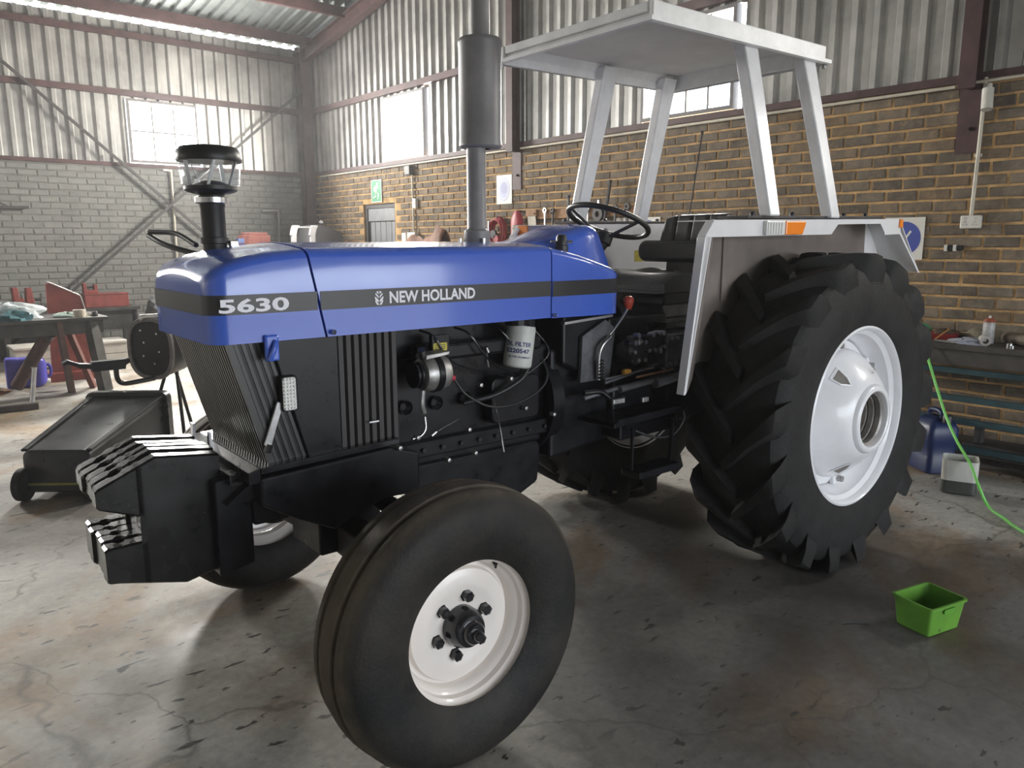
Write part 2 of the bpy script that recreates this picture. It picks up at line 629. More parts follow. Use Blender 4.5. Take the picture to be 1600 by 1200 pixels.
# right wall: bricks below, ribbed sheeting above
wr = MB()
wr.box(XW, XW + 0.22, DOOR_Y1, YB + 0.22, 0, BRICK_TOP)
wr.box(XW, XW + 0.22, YF, DOOR_Y0, 0, BRICK_TOP)
wr.box(XW, XW + 0.22, DOOR_Y0, DOOR_Y1, DOOR_TOP, BRICK_TOP)
wall_right = struct('wall_right', wr, M_MORTAR)
rnd = random.Random(3)
spots = []
for r in range(NC):
    z = r * COURSE + 0.008
    y = YB - 0.01 - (0.117 if r % 2 else 0)
    if r % 2:
        spots.append((50, (XW, YB - 0.004, z), rnd.randrange(7), 0.48))
    while y > -6.9:
        L = 0.222
        if DOOR_Y0 < y and y - L < DOOR_Y1 and z < DOOR_TOP:
            y -= MODULE
            continue
        # size in view: near the camera, right of the tyre and above the tractor first
        if -0.85 < y < 4.9 and z > 0.95:
            rank = y if not (2.2 < y < 3.0 and z < 1.6) else y + 2
            if y > 0.3 and z < 1.30:
                rank = 20
        elif -1.0 < y < 0 and z > 0.4:
            rank = 6
        else:
            rank = 30 + abs(y)
        spots.append((rank, (XW, y + rnd.uniform(-.004, .004), z), rnd.randrange(7), 1.0))
        y -= MODULE
brick_wall(wall_right, spots, bricks, M_BRICK, -PI / 2, 300)

wb = MB().box(XL - 0.22, XW, YB, YB + 0.22, 0, BRICK_TOP)
wall_back = struct('wall_back', wb, M_MORTARB)
spots = []
for r in range(NC):
    z = r * COURSE + 0.008
    x = XW - 0.23 - (0.117 if r % 2 else 0)
    if r % 2:
        spots.append((40, (XW - 0.12, YB, z), rnd.randrange(7), 0.5))
    while x > XL:
        rank = abs(x + 0.9) if (z > 1.15 and x > -1.75) else 30 + abs(x)
        spots.append((rank, (x + rnd.uniform(-.004, .004), YB, z), rnd.randrange(7), 1.0))
        x -= MODULE
bricksb = [brick_mesh(20 + i, D=0.005) for i in range(7)]
brick_wall(wall_back, spots, bricksb, M_BRICKB, 0.0, 300)

# the two walls out of view
struct('wall_left', MB().box(XL - 0.22, XL, YF, YB, 0, 6.1), M_SHEET)
wf = MB()
wf.box(XL - 0.22, DOOR_X0, YF - 0.22, YF, 0, DOOR_H)
wf.box(DOOR_X1, XW + 0.22, YF - 0.22, YF, 0, DOOR_H)
wf.box(XL - 0.22, XW + 0.22, YF - 0.22, YF, DOOR_H, 4.62)
struct('wall_front', wf, M_SHEET)

# ribbed sheeting -----------------------------------------------------
PITCH, SHEETW = 0.1715, 0.686


def rib_profile(n=4):
    """(u, depth) of one sheet; flat pans with raised ribs"""
    p = []
    for k in range(n):
        u = k * PITCH
        p += [(u, 0.0), (u + 0.088, 0.0), (u + 0.108, 0.036), (u + 0.152, 0.036)]
    p.append((n * PITCH, 0.0))
    return p


def at_u(prof, u):
    for (a, da), (b, db) in zip(prof, prof[1:]):
        if a <= u <= b:
            return da + (db - da) * (u - a) / (b - a + 1e-9)
    return 0.0


def wall_sheets(wall, u0, u1, place, z0, ztop, holes, flip=1):
    u = u0
    prof = rib_profile()
    while u < u1:
        us = sorted(set([p[0] for p in prof] + [h - u for a, b in holes for h in (a, b) if 0 < h - u < SHEETW]))
        m = MB()
        for a, b in zip(us, us[1:]):
            mid = u + (a + b) / 2
            lo = z0
            for h0, h1 in holes:
                if h0 < mid < h1:
                    lo = WZ1
            da, db = at_u(prof, a), at_u(prof, b)
            m.poly([place(u + a, da, lo), place(u + b, db, lo), place(u + b, db, ztop(u + b)), place(u + a, da, ztop(u + a))])
        m.poly([place(u, 0.004, z0), place(u + 0.012, 0.004, z0), place(u + 0.012, 0.004, ztop(u)), place(u, 0.004, ztop(u))]) if not any(h0 < u < h1 for h0, h1 in holes) else None
        m.build('wall_sheet', M_SHEET, wall, recalc=False)
        u += SHEETW


# u runs along +y on the right wall, the ribs stand out towards the room
wall_sheets(wall_right, -7.0, YB - 0.1, lambda u, d, z: (XW + 0.055 - d, u, z), BRICK_TOP - 0.01,
            lambda u: roof_z(min(max(u, YF), YB)) - 0.03, [(y0 - 0.045, y1 + 0.01) for y0, y1 in WIN_RIGHT])
wall_sheets(wall_back, -8.0, XW - 0.1, lambda u, d, z: (u, YB + 0.055 - d, z), BRICK_TOP - 0.01,
            lambda u: ROOF0 - 0.075, [(x0 - 0.01, x1 + 0.05) for x0, x1 in WIN_BACK])

# roof ----------------------------------------------------------------
roof = MB()
for k in range(8):
    y = YB - 0.38 - k * 1.15 if k < 7 else RIDGE
    z = roof_z(y)
    roof.box(XL, XW, y - 0.03, y + 0.03, z - 0.16, z - 0.02)
for y in (0.2, -1.0, -2.2, -3.4, -4.6, -5.8, -6.9):
    z = roof_z(y)
    roof.box(XL, XW, y - 0.03, y + 0.03, z - 0.16, z - 0.02)
ceiling = struct('ceiling', roof, M_STEEL)
prof = rib_profile()
x = XW + 0.15
while x > XL:
    for ya, yb in ((YB + 0.11, RIDGE), (RIDGE, YF - 0.35)):
        m = MB()
        za = ROOF0 + SLOPE * (YB - ya) if ya > RIDGE else roof_z(ya)
        zb = roof_z(RIDGE) if yb == RIDGE else roof_z(yb)
        za = ROOF0 + SLOPE * (YB - ya) if ya > YB else roof_z(ya)
        for (a, da), (b, db) in zip(prof, prof[1:]):
            m.poly([(x - a, ya, za + da), (x - b, ya, za + db), (x - b, yb, zb + db), (x - a, yb, zb + da)])
        m.build('roof_sheet', M_ROOF, ceiling, recalc=False)
    x -= SHEETW

# steel frame: corner column, wall posts, rafter, girts -----------------
def ibeam(p0, p1, w, h, t=0.012, up=(0, 0, 1)):
    """I section swept from p0 to p1; flanges w wide, h apart along up"""
    p0, p1, up = Vector(p0), Vector(p1), Vector(up)
    d = (p1 - p0).normalized()
    s = d.cross(up).normalized()
    u = s.cross(d)
    m = MB()
    pts = [(-w / 2, -h / 2), (w / 2, -h / 2), (w / 2, -h / 2 + t), (t / 2, -h / 2 + t), (t / 2, h / 2 - t), (w / 2, h / 2 - t),
           (w / 2, h / 2), (-w / 2, h / 2), (-w / 2, h / 2 - t), (-t / 2, h / 2 - t), (-t / 2, -h / 2 + t), (-w / 2, -h / 2 + t)]
    m.rings([[p + s * a + u * b for a, b in pts] for p in (p0, p1)])
    return m


def trim(n, mb, m=M_STEEL, **k):
    return struct('trim_%d' % n, mb, m, **k)


trim(1, ibeam((XW - 0.13, YB - 0.12, 0), (XW - 0.13, YB - 0.12, ROOF0 - 0.05), 0.16, 0.2, up=(0, 1, 0)))
ra = MB()
ra.v, ra.f = ibeam((XW - 0.13, YB - 0.05, ROOF0 - 0.22), (XW - 0.13, RIDGE, roof_z(RIDGE) - 0.24), 0.12, 0.2).__dict__.values()
trim(2, ra)
trim(3, ibeam((XW - 0.13, RIDGE, roof_z(RIDGE) - 0.24), (XW - 0.13, YF + 0.05, roof_z(YF) - 0.24), 0.12, 0.2))
for n, y in ((4, 4.58), (5, -0.22), (6, -5.0)):
    m = ibeam((XW - 0.075, y, 2.53), (XW - 0.075, y, roof_z(y) - 0.34), 0.11, 0.12, up=(1, 0, 0))
    o = trim(n, m, M_STEEL)
    MB().box(XW - 0.02, XW - 0.008, y - 0.075, y + 0.075, 2.11, 2.56).build('base_plate', M_STEEL, o)
    MB().lathe([(0.014, -0.012), (0.014, 0), (0.006, 0.0)], (XW - 0.02, y - 0.02, 2.27), 'x', 12).build('bolt', M_CHROME, o)
# girts and the angle along the brick tops
trim(7, MB().box(XW - 0.045, XW + 0.015, YF, YB - 0.2, 3.55, 3.63))
trim(8, MB().box(XL, XW - 0.2, YB - 0.045, YB + 0.015, 3.55, 3.63))
trim(9, MB().box(XL, XW - 0.2, YB - 0.045, YB + 0.015, 4.33, 4.41))
trim(10, MB().box(XW - 0.03, XW + 0.06, YF, YB - 0.2, 2.585, 2.60).box(XW - 0.03, XW - 0.022, YF, YB - 0.2, 2.60, 2.64))
trim(11, MB().box(XL, XW - 0.2, YB - 0.03, YB + 0.06, 2.585, 2.60).box(XL, XW - 0.2, YB - 0.03, YB - 0.022, 2.60, 2.635))
# diagonal braces on the back wall
trim(12, MB().bar((-2.42, YB - 0.10, 4.55), (2.4, YB - 0.10, 0.23), 0.03, 0.036), M_DARKSTEEL)
trim(13, MB().bar((2.56, YB - 0.16, 3.96), (-1.90, YB - 0.16, 0.15), 0.03, 0.036), M_DARKSTEEL)

# windows -------------------------------------------------------------
def window(n, place, u0, u1, cols):
    """place(u, d, z): u along the wall, d out of the room"""
    def bx(mb, ua, ub, za, zb, d0, d1):
        a, b = place(ua, d0, za), place(ub, d1, zb)
        mb.box(min(a[0], b[0]), max(a[0], b[0]), min(a[1], b[1]), max(a[1], b[1]), za, zb)
    f = MB()
    t = 0.035
    bx(f, u0, u0 + t, WZ0, WZ1, -0.02, 0.06)
    bx(f, u1 - t, u1, WZ0, WZ1, -0.02, 0.06)
    bx(f, u0 + t, u1 - t, WZ0, WZ0 + t, -0.02, 0.06)
    bx(f, u0 + t, u1 - t, WZ1 - t, WZ1, -0.02, 0.06)
    w = struct('window_%d' % n, f, M_FRAMEW)
    zs = [WZ0 + t, (WZ0 + WZ1) / 2, WZ1 - t]
    us = [u0 + t + (u1 - u0 - 2 * t) * k / cols for k in range(cols + 1)]
    for k in range(1, cols):
        m = MB()
        bx(m, us[k] - 0.011, us[k] + 0.011, WZ0 + t, WZ1 - t, 0.0, 0.03)
        m.build('glazing_bar', M_FRAMEW, w)
    m = MB()
    bx(m, us[0], us[-1], zs[1] - 0.011, zs[1] + 0.011, 0.001, 0.029)
    m.build('glazing_bar', M_FRAMEW, w)
    for k in range(cols):
        for r in range(2):
            m = MB()
            bx(m, us[k] + 0.011 * (k > 0), us[k + 1] - 0.011 * (k < cols - 1), zs[r] + 0.011 * (r > 0), zs[r + 1] - 0.011 * (r < 1), 0.013, 0.017)
            m.build('pane', M_GLASS, w)
    return w


for n, (y0, y1) in enumerate(WIN_RIGHT):
    window(n + 1, lambda u, d, z: (XW + d, u, z), y0, y1, 4)
for n, (x0, x1) in enumerate(WIN_BACK):
    window(4 + n, lambda u, d, z: (u, YB + d, z), x0, x1, 3)

# door under the exit sign -----------------------------------------------
M_DOOR = mat('grey_door_paint', (0.23, 0.235, 0.25), 0.5, var=0.15, scale=5)
df = MB()
df.box(XW + 0.03, XW + 0.12, DOOR_Y1 - 0.06, DOOR_Y1, 0, DOOR_TOP)
df.box(XW + 0.03, XW + 0.12, DOOR_Y0, DOOR_Y0 + 0.06, 0, DOOR_TOP)
df.box(XW + 0.03, XW + 0.12, DOOR_Y0 + 0.06, DOOR_Y1 - 0.06, DOOR_TOP - 0.06, DOOR_TOP)
door = struct('door_1', df, M_DARKSTEEL)
pw = (DOOR_Y1 - DOOR_Y0 - 0.12) / 5
for k in range(5):
    y = DOOR_Y0 + 0.06 + k * pw
    MB().box(XW + 0.07, XW + 0.11, y + 0.005, y + pw - 0.005, 0.01, DOOR_TOP - 0.26).build('plank', M_DOOR, door, bevel=0.003)
MB().box(XW + 0.045, XW + 0.11, DOOR_Y0 + 0.06, DOOR_Y1 - 0.06, DOOR_TOP - 0.25, DOOR_TOP - 0.065).build('rail', M_DOOR, door, bevel=0.004)
MB().box(XW + 0.11, XW + 0.2, DOOR_Y0 + 0.06, DOOR_Y1 - 0.06, 0.01, DOOR_TOP - 0.06).build('door_back', M_DOOR, door)

# conduits, boxes and signs on the right wall -----------------------------
M_CONDUIT = mat('white_conduit', (0.62, 0.58, 0.48), 0.45, var=0.15, scale=6)
M_BOX = mat('white_fitting', (0.68, 0.66, 0.60), 0.45, var=0.08, scale=10)
c = thing('wall_conduit', 'cream conduit dropping from the brick top to a double wall socket', 'conduit', (XW, -0.3, 0))
MB().tube([(-0.035, -0.005, 2.60), (-0.035, -0.005, 2.2), (-0.035, 0.0, 1.67)], 0.0125, 12).build('pipe', M_CONDUIT, c, smooth=40)
MB().box(-0.03, -0.008, -0.022, 0.022, 2.08, 2.10).build('pipe_clip', M_CONDUIT, c)
MB().tube([(-0.05, -0.03, 2.52), (-0.085, -0.045, 2.38)], 0.036, 16).tube([(-0.035, -0.03, 2.55), (-0.05, -0.03, 2.52)], 0.02, 12).build('junction_sensor', M_BOX, c, smooth=40)
s = thing('wall_socket', 'white double wall socket at the foot of the cream conduit', 'socket', (XW, -0.302, 1.592))
MB().box(-0.052, -0.012, -0.066, 0.066, 0, 0.09).build('plate', M_BOX, s, bevel=0.008)
for yy in (-0.032, 0.032):
    MB().box(-0.0535, -0.05, yy - 0.008, yy + 0.008, 0.062, 0.078).build('switch', M_FILTER, s)
    for dy, dz in ((0, 0.045), (-0.012, 0.026), (0.012, 0.026)):
        MB().lathe([(0.0055, 0), (0.0055, 0.003), (0.001, 0.003)], (-0.0535, yy + dy, dz), 'x', 10).build('pin_hole', M_PLASTIC, s)
s = thing('wall_bracket', 'small pair of black clips screwed to the brick below the socket', 'bracket', (XW, -0.19, 1.44))
for yy in (-0.045, 0.015):
    MB().box(-0.035, -0.008, yy - 0.03, yy + 0.008, 0, 0.036).build('clip', M_PLASTIC, s, bevel=0.003)
    MB().box(-0.045, -0.008, yy + 0.012, yy + 0.03, -0.006, 0.04).build('clip_plate', M_BOX, s, bevel=0.002)
o = MB().tube([(XW - 0.045, -5.0, 2.575), (XW - 0.045, -0.16, 2.575)], 0.011, 10).build('conduit_run', M_CONDUIT, smooth=40)
tag(o, 'white conduit running level along the brick top right of the post', 'conduit')
o = MB().tube([(XW - 0.045, -0.12, 2.562), (XW - 0.045, 4.48, 2.562)], 0.012, 10).build('conduit_run', M_CONDUIT, smooth=40)
tag(o, 'white conduit along the brick top behind the tractor canopy', 'conduit')
o = MB().tube([(XW - 0.045, 4.66, 2.562), (XW - 0.045, 9.4, 2.562)], 0.012, 10).build('conduit_run', M_CONDUIT, smooth=40)
tag(o, 'white conduit along the brick top above the exit door', 'conduit')
c = thing('switch_conduit', 'white conduit with light switch beside the exit door', 'conduit', (XW, 6.75, 0))
MB().tube([(-0.03, 0.0, 2.54), (-0.03, -0.01, 1.66)], 0.0125, 12).build('pipe', M_CONDUIT, c, smooth=40)
MB().box(-0.09, -0.012, -0.02, 0.11, 2.42, 2.54).build('junction_box', M_DARKSTEEL, c, bevel=0.006)
MB().box(-0.055, -0.012, -0.10, -0.025, 1.97, 2.10).build('switch_box', M_BOX, c, bevel=0.006)
MB().box(-0.06, -0.054, -0.075, -0.05, 2.01, 2.06).build('switch', M_FILTER, c)
MB().box(-0.075, -0.012, -0.10, 0.10, 1.44, 1.645).build('socket_box', M_BOX, c, bevel=0.006)
o = MB().box(XW - 0.05, XW - 0.012, 6.92, 7.03, 1.50, 1.64).build('wall_switch', M_BOX, bevel=0.006)
tag(o, 'small white switch box just right of the exit door', 'switch')
o = MB().box(XW - 0.05, XW - 0.012, 5.05, 5.16, 1.50, 1.62).build('wall_switch', M_BOX, bevel=0.006)
tag(o, 'small white switch box left of the hanging hoses', 'switch')
o = MB().box(XW - 0.05, XW - 0.012, 5.42, 5.56, 1.49, 1.61).build('wall_switch', M_BOX, bevel=0.006)
tag(o, 'small white switch box beside the brown draped hide', 'switch')

M_SIGNW = mat('sign_white', (0.74, 0.72, 0.66), 0.5, var=0.05, scale=5)
M_SIGNB = mat('sign_blue', (0.055, 0.085, 0.36), 0.5)
M_SIGNL = mat('sign_pale_blue', (0.42, 0.45, 0.68), 0.5)
M_SIGNG = mat('sign_green', (0.02, 0.23, 0.10), 0.5)


def wall_sign(label, y0, y1, z0, z1, cat='sign'):
    t = thing('wall_sign', label, cat, (XW - 0.014, (y0 + y1) / 2, z0))
    w, h = y1 - y0, z1 - z0
    MB().box(-0.004, 0.0, -w / 2, w / 2, 0, h).build('board', M_SIGNW, t)
    return t, w, h


def sdisc(t, cy, cz, ry, rz, m, d, name='disc', n=32, hole=0.0):
    mb = MB()
    P = [(-d, cy - ry * math.cos(2 * PI * k / n), cz + rz * math.sin(2 * PI * k / n)) for k in range(n)]
    if hole:
        Q = [(-d, cy - ry * hole * math.cos(2 * PI * k / n), cz + rz * hole * math.sin(2 * PI * k / n)) for k in range(n)]
        mb.rings([P, Q], True, False)
    else:
        mb.poly(P)
    return mb.build(name, m, t, recalc=False)


def smark(t, pts, m, d, name='mark'):
    """flat mark; pts (right, up) as seen from the room, right = -y"""
    return MB().poly([(-d, -p, q) for p, q in pts]).build(name, m, t, recalc=False)


t, w, h = wall_sign('green emergency exit sign with white running figure above the door', 7.58, 7.87, 2.09, 2.41, 'exit sign')
smark(t, [(-w / 2 + .012, .012), (w / 2 - .012, .012), (w / 2 - .012, h - .012), (-w / 2 + .012, h - .012)], M_SIGNG, .0052, 'field')
sdisc(t, -0.025, 0.262, 0.021, 0.021, M_SIGNW, 0.0062, 'figure_head', 16)
for pts in ([(-.035, .235), (.015, .245), (.03, .225), (.005, .145), (-.04, .15)],
            [(.015, .243), (.03, .225), (.068, .185), (.078, .193), (.05, .225)],
            [(-.035, .235), (-.03, .222), (-.065, .195), (-.05, .155), (-.062, .15), (-.085, .197)],
            [(-.01, .155), (.012, .15), (.045, .115), (.028, .045), (.045, .040), (.07, .118)],
            [(-.035, .155), (-.012, .15), (-.035, .095), (-.09, .075), (-.088, .058), (-.015, .085)]):
    smark(t, pts, M_SIGNW, .0062, 'figure')
t, w, h = wall_sign('white sign with pale blue disc left of the steel post', 4.67, 4.95, 1.955, 2.29)
sdisc(t, 0, h / 2, 0.105, 0.135, M_SIGNL, 0.0052, 'blue_disc')
sdisc(t, 0, h / 2, 0.088, 0.115, M_SIGNW, 0.0062, 'ring', hole=0.90)
sdisc(t, 0, h / 2 + 0.02, 0.055, 0.07, mat('sign_lavender', (0.30, 0.32, 0.52), 0.5), 0.0062, 'goggles')
t, w, h = wall_sign('white sign with dark blue disc behind the near rear fender', 0.01, 0.30, 1.37, 1.68)
sdisc(t, 0, h / 2, 0.125, 0.125, M_SIGNB, 0.0052, 'blue_disc')
smark(t, [(-.02, .12), (.045, .215), (.058, .205), (-.005, .112)], M_SIGNW, .0062)
smark(t, [(-.06, .10), (-.02, .16), (-.01, .15), (-.045, .09)], M_SIGNW, .0062)
t, w, h = wall_sign('low white sign board with two blue discs behind the far fender', 2.46, 3.03, 1.44, 1.745)
sdisc(t, 0.14, h / 2, 0.11, 0.125, M_SIGNB, 0.0052, 'blue_disc')
sdisc(t, -0.14, h / 2, 0.11, 0.125, M_SIGNB, 0.0052, 'blue_disc')
smark(t, [(-.16, .10), (-.12, .10), (-.12, .2), (-.16, .2)], M_SIGNW, .0062)
smark(t, [(.12, .10), (.16, .10), (.16, .2), (.12, .2)], M_SIGNW, .0062)

# pipes on the back wall
o = MB().tube(smoothcurve([(0.30, YB - 0.04, 2.56), (0.395, YB - 0.04, 2.545), (0.405, YB - 0.04, 2.45), (0.39, YB - 0.04, 1.2), (0.385, YB - 0.04, 0.6)], 6), 0.016, 10).build('drop_pipe', M_CONDUIT, smooth=50)
tag(o, 'white pipe dropping down the grey wall below the back window', 'pipe')
o = MB().tube(smoothcurve([(1.75, YB - 0.06, 2.01), (1.97, YB - 0.06, 2.01), (2.02, YB - 0.06, 1.96), (2.0, YB - 0.06, 1.3), (2.0, YB - 0.06, 0.9)], 6), 0.016, 10).build('bent_pipe', mat('grey_pipe', (0.30, 0.28, 0.27), 0.5), smooth=50)
tag(o, 'grey bent pipe on the back wall near the corner column', 'pipe')
t = thing('wall_bracket', 'dark steel bracket arm sticking out of the grey back wall', 'bracket', (-1.75, YB, 1.97))
MB().bar((-0.5, -0.05, 0.0), (0.29, -0.05, 0.01), 0.05, 0.035).build('arm', M_DARKSTEEL, t)
MB().bar((-0.4, -0.05, 0.25), (0.05, -0.05, 0.02), 0.02, 0.02).build('stay', M_DARKSTEEL, t)

# ================================================================== the tractor
# tractor frame: x runs from nose to tail, y away from the viewer, z up; origin under the rear axle
TR = thing('tractor', 'blue farm tractor with white wheels and canopy parked across the workshop', 'tractor', (0, 0, 0), -0.027)
HW = 0.29


def hood_ring(x, w, zb, zs, h1, zt, r=0.055):
    half = [(-w, zb), (-w, zb + 0.07), (-w - 0.002, (zb + zs) / 2)]
    half += [(-w + r - r * math.cos(a), zs + h1 * math.sin(a)) for a in [PI / 2 * k / 6 for k in range(7)]]
    e = zs + h1
    for k in (1, 2, 3):
        t = k / 4
        half.append((-(w - r) * (1 - t), e + (zt - e) * (1 - (1 - t) ** 2)))
    ring = half + [(0, zt)] + [(-a, b) for a, b in reversed(half)]
    return [(x, a, b) for a, b in ring]


# bonnet nose (with rounded front corners)
R_C = 0.06
nose_x = [-2.338, -2.40, -2.46, -2.52, -2.56, -2.585] + [-2.585 - R_C * math.sin(PI / 2 * k / 7) for k in range(1, 8)]


def nose_w(x):
    return HW if x > -2.585 else HW - R_C + math.sqrt(max(0, R_C ** 2 - (x + 2.585) ** 2))


def lerp_tab(tab, x):
    for (a, va), (b, vb) in zip(tab, tab[1:]):
        if b <= x <= a:
            t = (x - a) / (b - a)
            t = t
            return va + (vb - va) * t
    return tab[-1][1]


NT = [(-2.33, 1.508), (-2.42, 1.503), (-2.48, 1.496), (-2.54, 1.484), (-2.585, 1.470), (-2.615, 1.455), (-2.635, 1.436), (-2.6451, 1.415)]
nr = []
for x in nose_x:
    zt = lerp_tab(NT, x)
    nr.append(hood_ring(x + (0.012 if x == nose_x[0] else 0), nose_w(x), 1.222, zt - 0.046, 0.030, zt))
# the nose meets the bonnet on a raked joint
nr[0] = [(p[0] - (p[2] - 1.222) * 0.20 + 0.025, p[1], p[2]) for p in nr[0]]
nose = MB().rings(nr).build('bonnet_nose', M_BLUE, TR, smooth=38, merge=True)
JX = lambda z: -2.288 - (z - 1.222) * 0.20
hr = []
for x in (0, -2.2, -2.0, -1.8, -1.6, -1.45, -1.372):
    ring = hood_ring(x, HW, 1.222, 1.464, 0.030, 1.509)
    if x == 0:
        ring = [(JX(p[2]) - 0.005, p[1], p[2]) for p in ring]
    hr.append(ring)
bonnet = MB().rings(hr).build('bonnet', M_BLUE, TR, smooth=38)
# rear side panels falling towards the driver
cr = []
for x, w, zb, zs, zt in ((-1.366, HW, 1.220, 1.462, 1.508), (-1.28, HW, 1.219, 1.447, 1.492), (-1.2, HW, 1.218, 1.430, 1.478), (-1.1, HW, 1.217, 1.402, 1.455),
                         (-1.03, HW - .003, 1.217, 1.382, 1.440), (-1.0, HW - .010, 1.217, 1.372, 1.43), (-0.985, HW - .026, 1.22, 1.36, 1.42)):
    cr.append(hood_ring(x, w, zb, zs, 0.030, zt))
cowl = MB().rings(cr).build('cowl_panel', M_BLUE, TR, smooth=38)
# instrument hump in front of the steering wheel
dr = []
for x, w, zt in ((-1.40, 0.11, 1.50), (-1.30, 0.14, 1.511), (-1.22, 0.155, 1.53), (-1.14, 0.16, 1.553), (-1.07, 0.16, 1.570), (-1.02, 0.158, 1.577), (-0.99, 0.15, 1.572), (-0.975, 0.135, 1.556)):
    ring = [(-w - 0.02, 1.40), (-w - 0.012, 1.45)] + arc(-w + 0.05, zt - 0.05, 0.05, PI, PI / 2, 4)
    ring += [(0, zt + 0.006)]
    ring += [(-a, b) for a, b in reversed(ring[:-1])]
    dr.append([(x + (0.06 if x > -1.0 else 0.0) * (1.575 - b) / 0.17, a, b) for a, b in ring])
MB().rings(dr).build('instrument_hump', M_BLUE, TR, smooth=40)
# cap with two wing bolts on the cowl
k = MB().lathe([(0.0, 0.062), (0.016, 0.06), (0.022, 0.05), (0.022, 0.02), (0.027, 0.018), (0.027, -0.03), (0, -0.03)], (-1.235, -0.20, 1.475), 'z', 20).build('filler_cap', M_PLASTIC, TR, smooth=40)
for s in (-1, 1):
    MB().tube([(-1.235 + s * 0.02, -0.20 - s * 0.012, 1.505), (-1.235 + s * 0.036, -0.20 - s * 0.024, 1.508)], 0.007, 8).build('bolt', M_CHROME, k)

# charcoal stripe round the bonnet ---------------------------------------
SZ0, SZ1 = 1.306, 1.362


def strip(path, z0, z1, name, m, parent):
    mb = MB()
    mb.rings([[(x, y, z0) for x, y in path], [(x, y, z1) for x, y in path]], closed=False, cap=False)
    return mb.build(name, m, parent, smooth=60, recalc=False)


E_ = 0.0035
pth = [(JX(1.33) - 0.0135, -HW - E_)] + [(-2.5, -HW - E_)]
pth += [(-2.585 - (R_C + E_) * math.sin(a), -HW + R_C - (R_C + E_) * math.cos(a)) for a in [PI / 2 * k / 8 for k in range(9)]]
pth += [(x, -y) for x, y in reversed(pth)]
strip(pth, SZ0, SZ1, 'stripe', M_STRIPE, nose)
for s in (-1, 1):
    strip([(JX(1.33) - 0.0035, s * (HW + E_)), (-1.374, s * (HW + E_))], SZ0 - 0.001, SZ1, 'stripe', M_STRIPE, bonnet)
    strip([(-1.364, s * (HW + E_)), (-1.03, s * (HW + E_)), (-0.998, s * (HW - .008 + E_)), (-0.984, s * (HW - .024 + E_))], SZ0 - 0.004, SZ1 - 0.002, 'stripe', M_STRIPE, cowl)


def side_text(body, x0, x1, z0, z1, name, parent, bold, y, m=M_LETTER, shear=0.0):
    v, f = text_polys(body, bold)
    mb = MB()
    mb.v = [(x0 + (x1 - x0) * p + shear * q * (z1 - z0), y, z0 + (z1 - z0) * q) for p, q in v]
    mb.f = f
    return mb.build(name, m, parent, recalc=False)


YT = -HW - E_ - 0.0015
for side in (-1, 1):
    y = side * -YT
    if side == -1:
        a = side_text('5630', -2.620, -2.414, 1.3115, 1.3515, 'model_number', nose, 0.030, y)
        b = side_text('NEW HOLLAND', -2.075, -1.732, 1.3135, 1.3525, 'lettering', bonnet, 0.030, y)
        # wheat-leaf emblem
        lf = MB()
        half = [[(.06, -.05), (.46, .55), (.40, .74), (.06, .30)],
                [(.06, -.60), (.40, -.42), (.52, .02), (.50, .28), (.06, -.26)],
                [(.06, -1.0), (.30, -.92), (.46, -.55), (.50, -.30), (.06, -.78)],
                [(.06, .52), (.34, .88), (.10, 1.0), (.06, 1.0)]]
        for q in half:
            for s in (1, -1):
                lf.poly([(-2.113 + s * p * 0.030, y, 1.3325 + z * 0.0225) for p, z in q])
        lf.build('leaf_emblem', M_LETTER, bonnet, recalc=False)

# bonnet latch and catches
l = MB().box(-2.497, -2.455, -HW - 0.016, -HW + 0.004, 1.165, 1.243).build('bonnet_latch', M_BLUE, TR, bevel=0.006)
MB().tube([(-2.488, -HW - 0.02, 1.17), (-2.478, -HW - 0.03, 1.20), (-2.466, -HW - 0.02, 1.225)], 0.008, 8).build('catch_hook', M_BLUE, l, smooth=40)
MB().lathe([(0.008, 0), (0.008, 0.012), (0.004, 0.014)], (-2.279, -HW - 0.016, 1.236), 'y', 10).build('bonnet_screw', M_CHROME, TR)
MB().lathe([(0.007, 0), (0.007, 0.012), (0.004, 0.014)], (-1.36, -HW - 0.016, 1.232), 'y', 10).build('bonnet_screw', M_CHROME, TR)
for x in (-2.40,):
    MB().box(x - 0.01, x + 0.01, 0.10, 0.12, 1.505, 1.522).build('hinge_tab', M_BLUE, TR)

# grille --------------------------------------------------------------------
gt, gb = (-2.600, 1.222), (-2.492, 0.842)
gr = MB()
gr.prism([(gt[0] + 0.03, gt[1]), (gb[0] + 0.03, gb[1]), (-2.30, gb[1]), (-2.30, gt[1])], 'y', -0.255, 0.255)
grille = gr.build('grille', M_BLACK, TR)
bar = MB().bar((gt[0] + 0.018, 0, gt[1]), (gb[0] + 0.018, 0, gb[1]), 0.011, 0.030).mesh('grille_bar')
bar.materials.append(mat('grille_bar_black', (0.035, 0.033, 0.032), 0.35))
N = 24
for i in range(N):
    o = bpy.data.objects.new('grille_bar', bar)
    COL.objects.link(o)
    o.parent = grille
    o.location = (0, -0.25 + 0.5 * i / (N - 1), 0)
